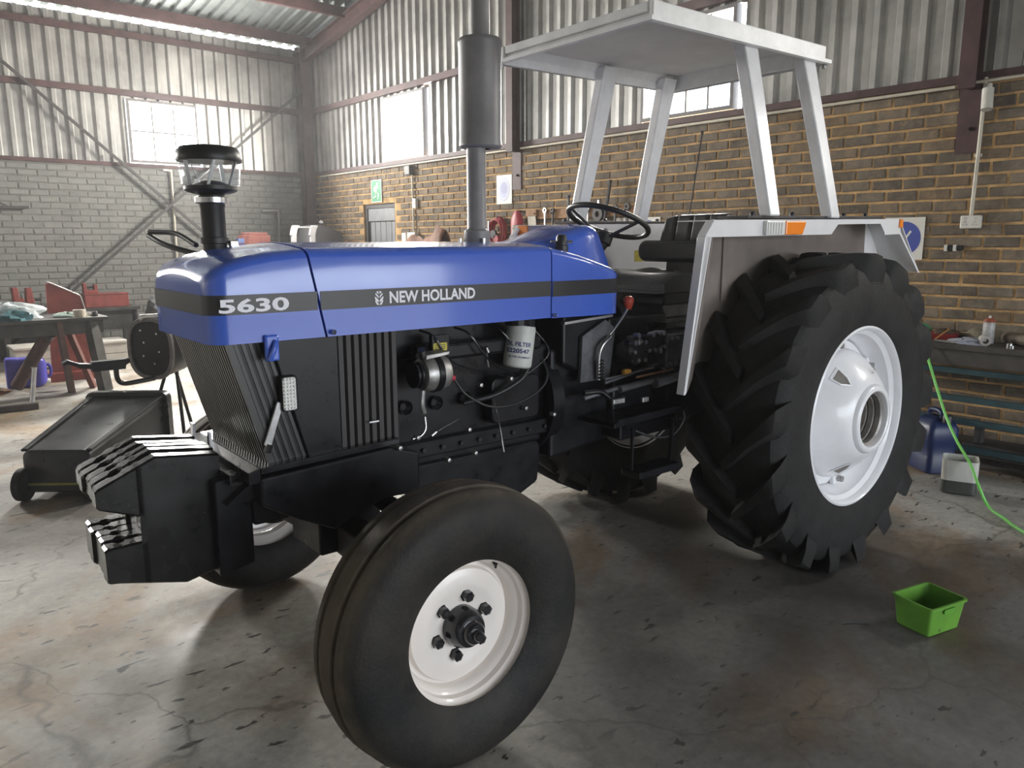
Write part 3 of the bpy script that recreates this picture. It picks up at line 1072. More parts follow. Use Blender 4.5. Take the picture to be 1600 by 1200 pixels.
# side screen of the grille (angled ribs behind the corner)
sbar = MB().bar((gt[0] + 0.05, -0.2515, gt[1]), (gb[0] + 0.05, -0.2515, gb[1]), 0.013, 0.010).mesh('side_bar')
sbar.materials.append(MATS['grille_bar_black'])
for i in range(5):
    o = bpy.data.objects.new('side_bar', sbar)
    COL.objects.link(o)
    o.parent = grille
    o.location = (i * 0.022 - 0.02, 0, 0)
MB().prism([(-2.47, 1.222), (-2.365, 0.842), (-2.25, 0.842), (-2.25, 1.222)], 'y', -0.268, 0.268).build('radiator_side_plate', M_BLACK, TR, bevel=0.004)
lamp = MB().prism(rrect(-2.452, -2.400, 1.006, 1.114, 0.008), 'y', -0.292, -0.268).build('reflector_lamp', M_BLACK, TR, bevel=0.003)
lens = MB().prism(rrect(-2.450, -2.408, 1.010, 1.111, 0.008), 'y', -0.299, -0.2925)
lens.build('lamp_lens', M_CLEAR, lamp, bevel=0.003)
dimple = MB().lathe([(0.0045, 0), (0.0035, -0.004), (0.0, -0.005)], (0, 0, 0), 'y', 8).mesh('lens_bead', 40)
dimple.materials.append(M_CLEAR)
for r in range(9):
    for c in range(4):
        o = bpy.data.objects.new('lens_bead', dimple)
        COL.objects.link(o)
        o.parent = lamp
        o.location = (-2.444 + c * 0.010, -0.299, 1.017 + r * 0.011)
MB().bar((-2.497, -0.27, 0.905), (-2.452, -0.275, 1.035), 0.022, 0.012, (0, 1, 0)).build('support_stay', M_CHROME, TR, bevel=0.002)
MB().tube([(-2.50, -0.27, 0.885), (-2.49, -0.27, 0.91)], 0.012, 8).build('stay_bolt', M_BLACKGL, TR)

# radiator core with vertical fins behind the plate
rad = MB().box(-2.25, -2.03, -0.25, 0.25, 0.84, 1.221).build('radiator', M_BLACK, TR)
M_FIN = mat('fin_black', (0.030, 0.027, 0.027), 0.5)
fin = MB().prism([(-0.0135, 0), (0.0135, 0), (0.008, -0.012), (-0.008, -0.012)], 'z', 0.85, 1.221).mesh('radiator_fin')
fin.materials.append(M_FIN)
for i in range(8):
    for s in (-1,):
        o = bpy.data.objects.new('radiator_fin', fin)
        COL.objects.link(o)
        o.parent = rad
        o.location = (-2.238 + i * 0.0275, -0.25, 0)

# front support, side rails ---------------------------------------------------
MB().prism([(-2.528, 0.825), (-2.528, 0.845), (-2.05, 0.862), (-2.05, 0.84)], 'y', -0.292, 0.292).build('radiator_tray', M_BLACKGL, TR, bevel=0.004)
MB().prism([(-2.535, 0.73), (-2.535, 0.815), (-2.09, 0.835), (-1.98, 0.80), (-1.98, 0.66), (-2.12, 0.665), (-2.30, 0.60), (-2.42, 0.66)], 'y', -0.30, -0.21).build('side_rail', M_BLACK, TR, bevel=0.008)
MB().prism([(-2.535, 0.73), (-2.535, 0.815), (-2.09, 0.835), (-1.98, 0.80), (-1.98, 0.66), (-2.12, 0.665), (-2.30, 0.60), (-2.42, 0.66)], 'y', 0.21, 0.30).build('side_rail', M_BLACK, TR, bevel=0.008)
MB().box(-2.53, -2.05, -0.21, 0.21, 0.64, 0.80).build('front_bolster', M_BLACK, TR, bevel=0.01)
fl = MB().prism([(-2.565, 0.80), (-2.565, 0.836), (-2.53, 0.846), (-2.53, 0.80)], 'y', -0.29, 0.29).build('front_lip', M_BLACKGL, TR, bevel=0.003)
MB().box(-2.606, -2.566, -0.24, 0.26, 0.792, 0.80).build('lip_angle', M_BLACKGL, fl, bevel=0.002)
MB().box(-2.606, -2.598, -0.24, 0.26, 0.80, 0.826).build('lip_angle', M_BLACKGL, fl, bevel=0.002)
for y in (0.02, 0.19):
    MB().box(-2.58, -2.572, y - 0.012, y + 0.012, 0.82, 0.905).build('upright_tab', M_CHROME, fl)

# weight carrier and five suitcase weights --------------------------------------
MB().prism([(-2.64, 0.50), (-2.64, 0.80), (-2.53, 0.82), (-2.53, 0.52)], 'y', -0.20, 0.20).build('weight_carrier', M_BLACK, TR, bevel=0.006)
MB().prism([(-2.62, 0.735), (-2.53, 0.735), (-2.53, 0.80)], 'y', -0.24, -0.20).build('carrier_gusset', M_BLACKGL, TR)
M_WEIGHT = mat('worn_black_weight', (0.009, 0.0085, 0.0085), 0.30, coat=0.12, var=0.5, scale=7, rvar=0.12, spec=0.35)
zt = lambda x: 0.828 + (x + 2.945) * 0.44 if x < -2.78 else 0.9006 - (x + 2.78) * 0.13
zu = lambda x: 0.772 - (x + 2.945) * 0.40
zl = lambda x: 0.652 + (x + 2.935) * 0.02
zb = lambda x: 0.545 - (x + 2.918) * 0.27 if x < -2.72 else 0.4915 + (x + 2.72) * 0.2
def wring(x, lo, hi, w, c=0.006):
    h = w / 2
    g = FLAT or h                      # the outermost weight keeps a plain outer face
    return [(x, -g, lo + c), (x, -g + c, lo), (x, h - c, lo), (x, h, lo + c), (x, h, hi - c), (x, h - c, hi), (x, -g + c, hi), (x, -g, hi - c)]


FT, TH, NK = 0.0575, 0.040, 0.026
wmes = []
for FLAT in (0.0287, 0):
    wm = MB()
    up = []
    for x, w in ((-2.945, FT - 0.012), (-2.937, FT), (-2.902, FT), (-2.890, NK), (-2.872, NK), (-2.860, FT), (-2.846, FT), (-2.838, TH), (-2.82, TH)):
        up.append(wring(x, zu(x) + (0.006 if x == -2.945 else 0), zt(x) - (0.005 if x == -2.945 else 0), w))
    wm.rings(up)
    lo = []
    for x, w in ((-2.935, FT - 0.012), (-2.927, FT), (-2.905, FT), (-2.895, NK), (-2.880, NK), (-2.870, FT), (-2.82, FT)):
        lo.append(wring(x, zb(max(x, -2.918)) + (0.006 if x == -2.935 else 0), zl(x) - (0.005 if x == -2.935 else 0), w))
    wm.rings(lo)
    wm.rings([wring(x, zb(x), zt(x), w) for x, w in ((-2.836, FT - 0.01), (-2.826, FT), (-2.815, TH), (-2.78, TH), (-2.72, TH), (-2.66, TH), (-2.64, FT), (-2.60, FT))])
    wme = wm.mesh('front_weight')
    wme.materials.append(M_WEIGHT)
    wmes.append(wme)
for i in range(5):
    o = bpy.data.objects.new('front_weight', wmes[0 if i == 0 else 1])
    COL.objects.link(o)
    o.parent = TR
    o.location = (0.004 * ((i * 7) % 3 - 1), -0.122 + i * 0.061, 0.002 * ((i * 5) % 3 - 1))

# engine ---------------------------------------------------------------------
eng = MB().box(-2.03, -1.26, -0.15, 0.15, 0.70, 1.10).build('engine_block', M_BLACK, TR, bevel=0.012)
MB().box(-1.98, -1.30, -0.125, 0.125, 1.10, 1.225).build('cylinder_head', M_BLACK, eng, bevel=0.01)
MB().prism([(-2.0, 0.70), (-1.28, 0.70), (-1.30, 0.52), (-1.42, 0.47), (-1.75, 0.50), (-1.95, 0.60)], 'y', -0.14, 0.14).build('oil_sump', M_BLACK, eng, bevel=0.015)
MB().box(-2.02, -1.28, -0.19, -0.15, 0.74, 0.80).build('block_flange', M_BLACK, eng, bevel=0.006)
MB().box(-1.92, -1.34, -0.205, -0.15, 1.09, 1.15).build('intake_manifold', M_BLACK, eng, bevel=0.012)
MB().box(-1.98, -1.30, -0.155, 0.155, 1.222, 1.30).build('rocker_cover', M_BLACK, eng, bevel=0.02)
MB().prism(rrect(-1.60, -1.36, 0.82, 1.0, 0.03), 'y', -0.215, -0.15).build('injection_pump', M_BLACK, eng, bevel=0.008)
MB().lathe([(0.0, -0.03), (0.10, -0.03), (0.10, 0), (0, 0)], (-2.03, 0.0, 0.86), 'x', 28).build('crank_pulley', M_BLACK, eng, smooth=40)
for i in range(5):
    x = -1.95 + i * 0.13
    MB().lathe([(0.026, -0.01), (0.026, 0.0), (0.012, 0.012)], (x, -0.162, 0.93), 'y', 14).build('core_plug', M_BLACKGL, eng, smooth=40)
for i in range(9):
    x = -1.98 + i * 0.083
    MB().lathe([(0.0, -0.012), (0.009, -0.012), (0.009, 0)], (x, -0.19, 0.77), 'y', 6).build('flange_bolt', M_BLACKGL, eng)
for i in range(4):
    x = -1.88 + i * 0.15
    MB().tube(smoothcurve([(x, -0.16, 1.20), (x + 0.02, -0.225, 1.18), (x + 0.10, -0.235, 1.08), (-1.52 + i * 0.03, -0.22, 1.0)], 5), 0.004, 6).build('injector_pipe', M_BLACKGL, eng, smooth=60)
# alternator
alt = MB().lathe([(0.0, -0.055), (0.03, -0.055), (0.055, -0.048), (0.062, -0.03), (0.062, 0.03), (0.055, 0.048), (0.03, 0.055), (0, 0.055)], (-1.895, -0.262, 1.062), 'x', 28).build('alternator', M_CAST, TR, smooth=35)
MB().lathe([(0.064, -0.010), (0.067, -0.010), (0.067, 0.012), (0.064, 0.012)], (-1.895, -0.262, 1.062), 'x', 28, closed=True).build('stator_band', M_BLACK, alt, smooth=35)
MB().prism([(-1.945, 1.115), (-1.85, 1.125), (-1.845, 1.138), (-1.94, 1.132)], 'y', -0.30, -0.23).build('mounting_bracket', M_CAST, alt, bevel=0.003)
MB().tube([(-1.955, -0.29, 1.15), (-1.94, -0.275, 1.12)], 0.012, 10).build('adjuster_bolt', M_CHROME, alt, smooth=40)
MB().lathe([(0.0, -0.012), (0.045, -0.012), (0.045, -0.004), (0.036, 0), (0.045, 0.004), (0.045, 0.012), (0, 0.012)], (-1.965, -0.262, 1.062), 'x', 24).build('fan_pulley', M_BLACK, alt, smooth=35)
MB().tube(smoothcurve([(-1.95, -0.285, 1.01), (-1.955, -0.285, 0.96), (-1.945, -0.28, 0.93)], 6), 0.009, 8).build('lower_bracket', M_CAST, alt, smooth=40)
MB().tube([(-1.832, -0.275, 1.043), (-1.815, -0.28, 1.035)], 0.010, 8).build('terminal_boot', mat('red_rubber', (0.45, 0.03, 0.05), 0.5), alt, smooth=40)
MB().tube(smoothcurve([(-1.82, -0.28, 1.035), (-1.78, -0.30, 0.975), (-1.68, -0.31, 0.92), (-1.56, -0.31, 0.915), (-1.44, -0.31, 0.955), (-1.395, -0.30, 1.01), (-1.40, -0.26, 1.08)], 8), 0.0045, 8).build('charging_cable', M_PLASTIC, TR, smooth=60)
MB().tube(smoothcurve([(-1.72, -0.20, 0.92), (-1.60, -0.24, 0.945), (-1.50, -0.26, 0.99), (-1.46, -0.26, 1.03)], 6), 0.010, 8).build('fuel_hose', M_PLASTIC, TR, smooth=60)
# dip stick, small pipes and fittings that catch the light
MB().tube(smoothcurve([(-1.62, -0.245, 0.93), (-1.60, -0.25, 0.86), (-1.575, -0.255, 0.72)], 5), 0.0035, 6).build('dipstick', M_CHROME, TR, smooth=60)
MB().tube([(-1.63, -0.22, 1.11), (-1.63, -0.235, 1.05)], 0.005, 6).tube([(-1.635, -0.225, 1.125), (-1.625, -0.225, 1.105)], 0.009, 8).build('bleed_fitting', M_CHROME, TR, smooth=60)
MB().tube([(-1.895, -0.26, 0.845), (-1.79, -0.27, 0.885)], 0.0045, 6).build('control_rod', M_CHROME, TR, smooth=60)
MB().tube([(-1.905, -0.26, 0.838), (-1.885, -0.26, 0.85)], 0.008, 8).build('rod_end', M_CHROME, TR, smooth=60)
MB().tube(smoothcurve([(-1.93, -0.26, 0.91), (-1.935, -0.27, 0.87), (-1.955, -0.27, 0.848), (-1.99, -0.27, 0.842)], 5), 0.006, 8).build('bent_pipe', M_CHROME, TR, smooth=60)
for x, y, z in ((-1.97, -0.27, 0.845), (-1.73, -0.24, 0.83), (-1.66, -0.22, 0.985), (-1.54, -0.25, 1.0), (-1.71, -0.25, 0.74), (-1.83, -0.25, 0.735), (-2.06, -0.30, 0.83), (-1.45, -0.23, 0.87), (-1.32, -0.25, 0.83)):
    MB().lathe([(0.0, -0.014), (0.008, -0.012), (0.009, 0), (0.009, 0.012)], (x, y, z), 'y', 6).build('hex_bolt', M_CAST, TR)
MB().box(-2.235 + 0.08, -2.12, -0.279, -0.274, 0.925, 0.93).build('wire_clip', M_CHROME, TR)
MB().prism([(-1.30, 1.19), (-1.30, 1.20), (-1.03, 1.215), (-1.03, 1.205)], 'y', -0.292, -0.27).build('cowl_rail', M_CHROME, TR)
# warning labels
w1 = MB().prism(rrect(-1.866, -1.808, 1.130, 1.158, 0.004), 'y', -0.2265, -0.225).build('warning_label', M_YELLOW, TR)
for z in (1.136, 1.143, 1.150):
    MB().box(-1.86, -1.816, -0.2275, -0.2268, z, z + 0.0025).build('label_line', M_STRIPE, w1)
MB().box(-1.87, -1.80, -0.225, -0.205, 1.122, 1.185).build('label_plate', M_BLACK, TR)
# fuel filter with print
FX, FY, FZ0, FZ1, FR = -1.487, -0.225, 1.035, 1.196, 0.056
lean = Matrix.Rotation(math.radians(9), 3, 'Y')
fo = Vector((FX, FY, FZ0))


def lean_pts(mb):
    mb.v = [tuple(fo + lean @ (Vector(p) - fo)) for p in mb.v]
    return mb


fm = MB().lathe([(0.0, 0.0), (0.046, 0.0), (0.054, 0.006), (FR, 0.016), (FR, 0.150), (0.053, 0.160), (0.0, 0.163)], (FX, FY, FZ0), 'z', 32)
filt = lean_pts(fm).build('fuel_filter', M_FILTER, TR, smooth=35)


def filter_text(body, z0, z1, a0, a1, bold):
    v, f = text_polys(body, bold)
    mb = MB()
    for p, q in v:
        a = a0 + (a1 - a0) * p
        mb.v.append((FX + (FR + 0.0008) * math.cos(a), FY + (FR + 0.0008) * math.sin(a), FZ0 + z0 + (z1 - z0) * q))
    mb.f = f
    lean_pts(mb).build('filter_print', M_NAVY, filt, recalc=False)


filter_text('OIL FILTER', 0.082, 0.099, math.radians(172), math.radians(281), 0.02)
filter_text('E220547', 0.056, 0.073, math.radians(180), math.radians(275), 0.03)
filter_text('FILTER ELEMENT', 0.038, 0.045, math.radians(190), math.radians(285), 0.01)
MB().lathe([(0, 0.163), (0.045, 0.163), (0.045, 0.185), (0, 0.185)], (FX, FY, FZ0), 'z', 24).build('filter_head', M_BLACK, TR)

# exhaust ---------------------------------------------------------------------
ex = MB().lathe([(0.0, 0.0), (0.050, 0.0), (0.052, 0.012), (0.050, 0.05), (0.040, 0.056), (0.037, 0.062), (0.037, 0.36), (0.0375, 0.365)], (-1.503, 0.0, 1.50), 'z', 32).build('exhaust_stack', M_GREYPIPE, TR, smooth=35)
MB().lathe([(0.036, 1.862), (0.078, 1.865), (0.083, 1.872), (0.083, 1.884), (0.0815, 1.888), (0.0815, 2.238), (0.0835, 2.242), (0.0835, 2.254), (0.078, 2.262), (0.037, 2.266)], (-1.48, 0, 0), 'z', 40).build('muffler', M_GREYPIPE, ex, smooth=35)
MB().lathe([(0.036, 2.262), (0.036, 2.80), (0.033, 2.80), (0.033, 2.4)], (-1.477, 0, 0), 'z', 28).build('tail_pipe', M_GREYPIPE, ex, smooth=35)
for a in (0.4, 2.5, 4.5):
    MB().tube([(-1.503 + 0.065 * math.cos(a), 0.065 * math.sin(a), 1.498), (-1.503 + 0.065 * math.cos(a), 0.065 * math.sin(a), 1.522)], 0.008, 8).build('flange_bolt', M_CHROME, ex)

# pre-cleaner -------------------------------------------------------------------
PX, PY = -2.500, 0.06
pc = MB().lathe([(0.0, 1.45), (0.037, 1.45), (0.037, 1.615), (0.039, 1.62), (0.039, 1.655), (0.0, 1.655)], (PX, PY, 0), 'z', 28).build('pre_cleaner_pipe', M_PLASTIC, TR, smooth=35)
MB().lathe([(0.041, 1.505), (0.045, 1.507), (0.045, 1.523), (0.041, 1.525)], (PX, PY, 0), 'z', 28).build('pipe_clamp', M_PLASTIC, pc, smooth=35)
MB().lathe([(0.041, 1.628), (0.052, 1.632), (0.052, 1.648), (0.041, 1.652)], (PX, PY, 0), 'z', 28).build('pipe_clamp', M_CHROME, pc, smooth=35)
MB().box(PX + 0.035, PX + 0.062, PY - 0.04, PY - 0.02, 1.468, 1.515).build('clamp_screw', M_CHROME, pc, bevel=0.003)
MB().lathe([(0.038, 1.655), (0.070, 1.664), (0.081, 1.671), (0.081, 1.682), (0.06, 1.686), (0.03, 1.698), (0.0, 1.702)], (PX, PY, 0), 'z', 36).build('bowl_base', M_PLASTIC, pc, smooth=40)
MB().lathe([(0.082, 1.684), (0.086, 1.69), (0.093, 1.76), (0.0905, 1.76), (0.0835, 1.692), (0.080, 1.687)], (PX, PY, 0), 'z', 40, closed=True).build('dust_bowl', M_BOWL, pc, smooth=40)
MB().lathe([(0.0, 1.757), (0.097, 1.757), (0.099, 1.764), (0.097, 1.785), (0.085, 1.80), (0.05, 1.806), (0.0, 1.807)], (PX, PY, 0), 'z', 40).build('pre_cleaner_lid', M_PLASTIC, pc, smooth=40)
for k in range(5):
    a = 0.5 + 2 * PI * k / 5
    MB().bar((PX + 0.060 * math.cos(a), PY + 0.060 * math.sin(a), 1.684), (PX + 0.078 * math.cos(a + 0.3), PY + 0.078 * math.sin(a + 0.3), 1.758), 0.012, 0.003).build('vane', M_CLEAR, pc)

# fuel filler spout and steering gear seen over the far side of the nose
mir = MB().tube(smoothcurve([(-2.50, 0.25, 1.47), (-2.55, 0.42, 1.50), (-2.57, 0.56, 1.535)], 5), 0.010, 8)
mir.tube(smoothcurve([(-2.50, 0.25, 1.50), (-2.52, 0.40, 1.54), (-2.565, 0.56, 1.548)], 5), 0.009, 8)
mir.build('far_side_bracket', M_PLASTIC, TR, smooth=50)

# transmission and rear axle -----------------------------------------------------
trn = MB().prism([(-1.28, 0.62), (-1.28, 1.08), (-1.10, 1.10), (-0.50, 1.02), (-0.28, 1.12), (0.30, 1.12), (0.36, 0.9), (0.33, 0.56), (-0.2, 0.56), (-0.35, 0.66), (-0.9, 0.66)], 'y', -0.19, 0.19).build('transmission', M_BLACK, TR, bevel=0.015)
MB().lathe([(0.20, -0.03), (0.235, -0.03), (0.235, 0.03), (0.20, 0.03)], (-1.27, 0, 0.86), 'x', 36, closed=True).build('bell_flange', M_BLACK, trn, smooth=35)
MB().lathe([(0.0, -0.47), (0.115, -0.47), (0.115, -0.40), (0.13, -0.36), (0.16, -0.19), (0.16, 0.19), (0.13, 0.36), (0.115, 0.40), (0.115, 0.47), (0, 0.47)], (0, 0, 0.729), 'y', 32).build('rear_axle', M_BLACK, trn, smooth=35)
MB().box(-0.95, -0.62, -0.225, 0.225, 0.72, 0.95).build('gearbox_cover', M_BLACK, trn, bevel=0.012)
M_DKG = mat('oily_grey_metal', (0.13, 0.13, 0.14), 0.32, 0.3, var=0.4, scale=14)
hv = MB().box(-0.74, -0.545, -0.34, -0.22, 0.965, 1.115).build('hydraulic_valve', M_DKG, TR, bevel=0.006)
for x in (-0.72, -0.68, -0.61, -0.565):
    for z in (0.985, 1.095):
        MB().lathe([(0.0, -0.012), (0.009, -0.012), (0.009, 0)], (x, -0.34, z), 'y', 6).build('valve_bolt', M_CAST, hv)
pump = MB().lathe([(0.0, -0.05), (0.05, -0.05), (0.062, -0.03), (0.065, 0.04), (0, 0.04)], (-0.905, -0.29, 1.055), 'y', 24).build('hydraulic_pump', M_BLACKGL, TR, smooth=35)
for k in range(6):
    a = 2 * PI * k / 6
    MB().lathe([(0.0, -0.014), (0.010, -0.012), (0.010, 0)], (-0.905 + 0.043 * math.cos(a), -0.338, 1.055 + 0.043 * math.sin(a)), 'y', 6).build('pump_bolt', M_CHROME, pump)
MB().prism(rrect(-0.855, -0.76, 1.04, 1.12, 0.02), 'y', -0.335, -0.24).build('spool_block', M_BLACKGL, TR, bevel=0.008)
for i, (x, z) in enumerate(((-0.845, 1.118), (-0.81, 1.125), (-0.78, 1.12), (-0.83, 1.05), (-0.795, 1.045), (-0.77, 1.06), (-0.935, 1.12), (-0.92, 1.095), (-0.955, 1.09))):
    MB().tube([(x, -0.325, z), (x + 0.004, -0.352, z + 0.004)], 0.009 if i % 2 else 0.012, 8).build('hose_fitting', M_CHROME, TR, smooth=45)
MB().prism([(-1.17, 0.94), (-1.16, 1.13), (-1.03, 1.19), (-0.97, 1.15), (-1.0, 0.94)], 'y', -0.25, -0.235).build('gear_plate', M_DKG, TR)
MB().tube(smoothcurve([(-1.085, -0.27, 0.945), (-1.09, -0.275, 1.04), (-1.075, -0.28, 1.09), (-1.035, -0.28, 1.115), (-1.02, -0.27, 1.12)], 6), 0.009, 8).build('return_spring_rod', M_CHROME, TR, smooth=50)
for i in range(6):
    MB().lathe([(0.012, -0.004), (0.016, 0), (0.012, 0.004)], (-1.08, -0.275, 0.955 + i * 0.014), 'z', 12).build('spring_coil', M_BLACKGL, TR, smooth=50)
# gear lever with red knob
gl = MB().tube(smoothcurve([(-1.05, -0.24, 1.08), (-0.985, -0.25, 1.14), (-0.92, -0.25, 1.20), (-0.895, -0.25, 1.235)], 5), [0.007] * 16, 8).build('hand_lever', M_CHROME, TR, smooth=50)
MB().lathe([(0.0, 0.0), (0.012, 0.0), (0.017, 0.012), (0.0235, 0.034), (0.021, 0.048), (0.012, 0.055), (0, 0.056)], (-0.892, -0.25, 1.225), 'z', 20).build('lever_knob', M_REDKNOB, gl, smooth=50)
MB().lathe([(0.0, -0.022), (0.011, -0.020), (0.013, 0), (0.010, 0.018), (0, 0.019)], (-0.98, -0.33, 0.976), 'x', 14).build('brass_plug', mat('brass', (0.60, 0.30, 0.05), 0.3, 0.6), TR, smooth=45)
# control rods and levers under the platform
for a, b, r, m in (((-1.08, -0.30, 0.935), (-0.72, -0.30, 0.985), 0.007, M_DKG), ((-1.10, -0.32, 0.955), (-0.80, -0.32, 0.972), 0.005, M_CHROME),
                   ((-1.0, -0.31, 0.90), (-0.68, -0.31, 0.925), 0.016, M_DKG), ((-1.18, -0.28, 0.88), (-0.95, -0.30, 0.91), 0.010, M_DKG),
                   ((-0.92, -0.33, 0.945), (-0.68, -0.33, 0.955), 0.005, mat('copper_rod', (0.42, 0.22, 0.12), 0.4, 0.5)), ((-0.72, -0.30, 0.985), (-0.70, -0.30, 0.93), 0.008, M_DKG)):
    MB().tube([a, b], r, 10).build('control_rod', m, TR, smooth=50)
MB().tube(smoothcurve([(-1.19, -0.29, 0.905), (-1.10, -0.30, 0.90), (-1.04, -0.31, 0.86), (-0.97, -0.31, 0.865)], 6), 0.012, 8).build('hydraulic_hose', M_BLACKGL, TR, smooth=50)
MB().tube([(-0.80, -0.33, 0.905), (-0.60, -0.33, 0.925)], 0.022, 14).build('brake_cylinder', M_DKG, TR, smooth=40)
MB().lathe([(0.0, -0.02), (0.075, -0.02), (0.085, 0.0), (0.085, 0.05), (0, 0.05)], (-0.62, -0.30, 0.835), 'y', 28).build('brake_housing', M_BLACK, TR, smooth=35)
for x0, x1, z in ((-1.06, -0.99, 0.845), (-0.88, -0.84, 0.83)):
    MB().box(x0, x1, -0.335, -0.32, z, z + 0.022).build('bright_clip', M_CAST, TR, bevel=0.004)
fp = MB().prism([(-1.12, 0.765), (-1.12, 0.785), (-0.66, 0.80), (-0.66, 0.78)], 'y', -0.40, -0.20).build('foot_platform', M_BLACK, TR, bevel=0.004)
MB().prism([(-1.12, 0.785), (-1.10, 0.80), (-0.68, 0.81), (-0.66, 0.80)], 'y', -0.407, -0.397).build('platform_edge', M_BLACK, fp)
MB().prism([(-1.12, 0.765), (-1.12, 0.785), (-0.66, 0.80), (-0.66, 0.78)], 'y', 0.20, 0.52).build('foot_platform', M_DKG, TR, bevel=0.004)
st = MB().box(-1.075, -0.825, -0.50, -0.40, 0.565, 0.595).build('mounting_step', M_BLACK, TR, bevel=0.004)
MB().bar((-1.07, -0.45, 0.595), (-1.07, -0.45, 0.77), 0.012, 0.008).build('step_hanger', M_BLACK, st)
MB().bar((-0.83, -0.45, 0.595), (-0.82, -0.45, 0.77), 0.014, 0.010).build('step_hanger', M_BLACK, st)
MB().tube(smoothcurve([(-1.0, -0.40, 0.74), (-0.90, -0.42, 0.70), (-0.80, -0.44, 0.70), (-0.745, -0.45, 0.76), (-0.74, -0.44, 0.79)], 6), 0.006, 8).build('loop_hose', M_PLASTIC, TR, smooth=50)
MB().box(-0.98, -0.60, -0.30, 0.30, 0.67, 0.74).build('drawbar_frame', M_BLACK, TR, bevel=0.01)
MB().prism([(-1.25, 1.22), (-1.25, 1.02), (-1.16, 0.98), (-1.02, 1.0), (-1.0, 1.20)], 'y', -0.23, 0.23).build('clutch_housing', M_BLACK, TR, bevel=0.012)
MB().box(-0.98, -0.60, -0.22, 0.22, 1.03, 1.19).build('seat_pedestal', M_BLACK, TR, bevel=0.01)
MB().box(-0.70, -0.20, -0.30, 0.30, 1.13, 1.155).build('deck_plate', M_BLACKGL, TR, bevel=0.004)
MB().prism([(-0.96, 1.30), (-0.93, 1.30), (-0.80, 1.16), (-0.84, 1.16)], 'y', -0.2, 0.22).build('deck_slope', M_BLACK, TR)

# front axle -----------------------------------------------------------------------
WB, YFR, RF = 2.156, 0.757, 0.419
ax = MB().rings([[(-WB + dx, y, 0.50 - abs(y) * 0.06 + dz) for dx, dz in ((-0.055, -0.06), (0.055, -0.06), (0.055, 0.05), (-0.055, 0.05))] for y in (-0.62, -0.3, 0, 0.3, 0.62)]).build('front_axle', mat('axle_grey', (0.055, 0.05, 0.05), 0.5), TR, bevel=0.008)
MB().box(-WB - 0.12, -WB + 0.12, -0.12, 0.12, 0.44, 0.66).build('axle_pivot', M_BLACK, ax, bevel=0.01)
MB().tube([(-WB + 0.14, -0.56, 0.555), (-WB + 0.10, -0.15, 0.61)], 0.032, 14).build('steering_cylinder', M_BLACK, ax, smooth=40)
MB().tube([(-WB + 0.16, -0.60, 0.44), (-WB + 0.16, 0.60, 0.44)], 0.014, 10).build('tie_rod', M_BLACK, ax, smooth=40)
for s in (-1, 1):
    MB().tube([(-WB, s * 0.60, 0.34), (-WB, s * 0.60, 0.60)], 0.045, 16).build('king_pin', M_BLACK, ax, smooth=40)
    MB().tube([(-WB, s * 0.58, RF), (-WB, s * 0.76, RF)], 0.04, 16).build('stub_axle', M_BLACK, ax, smooth=40)

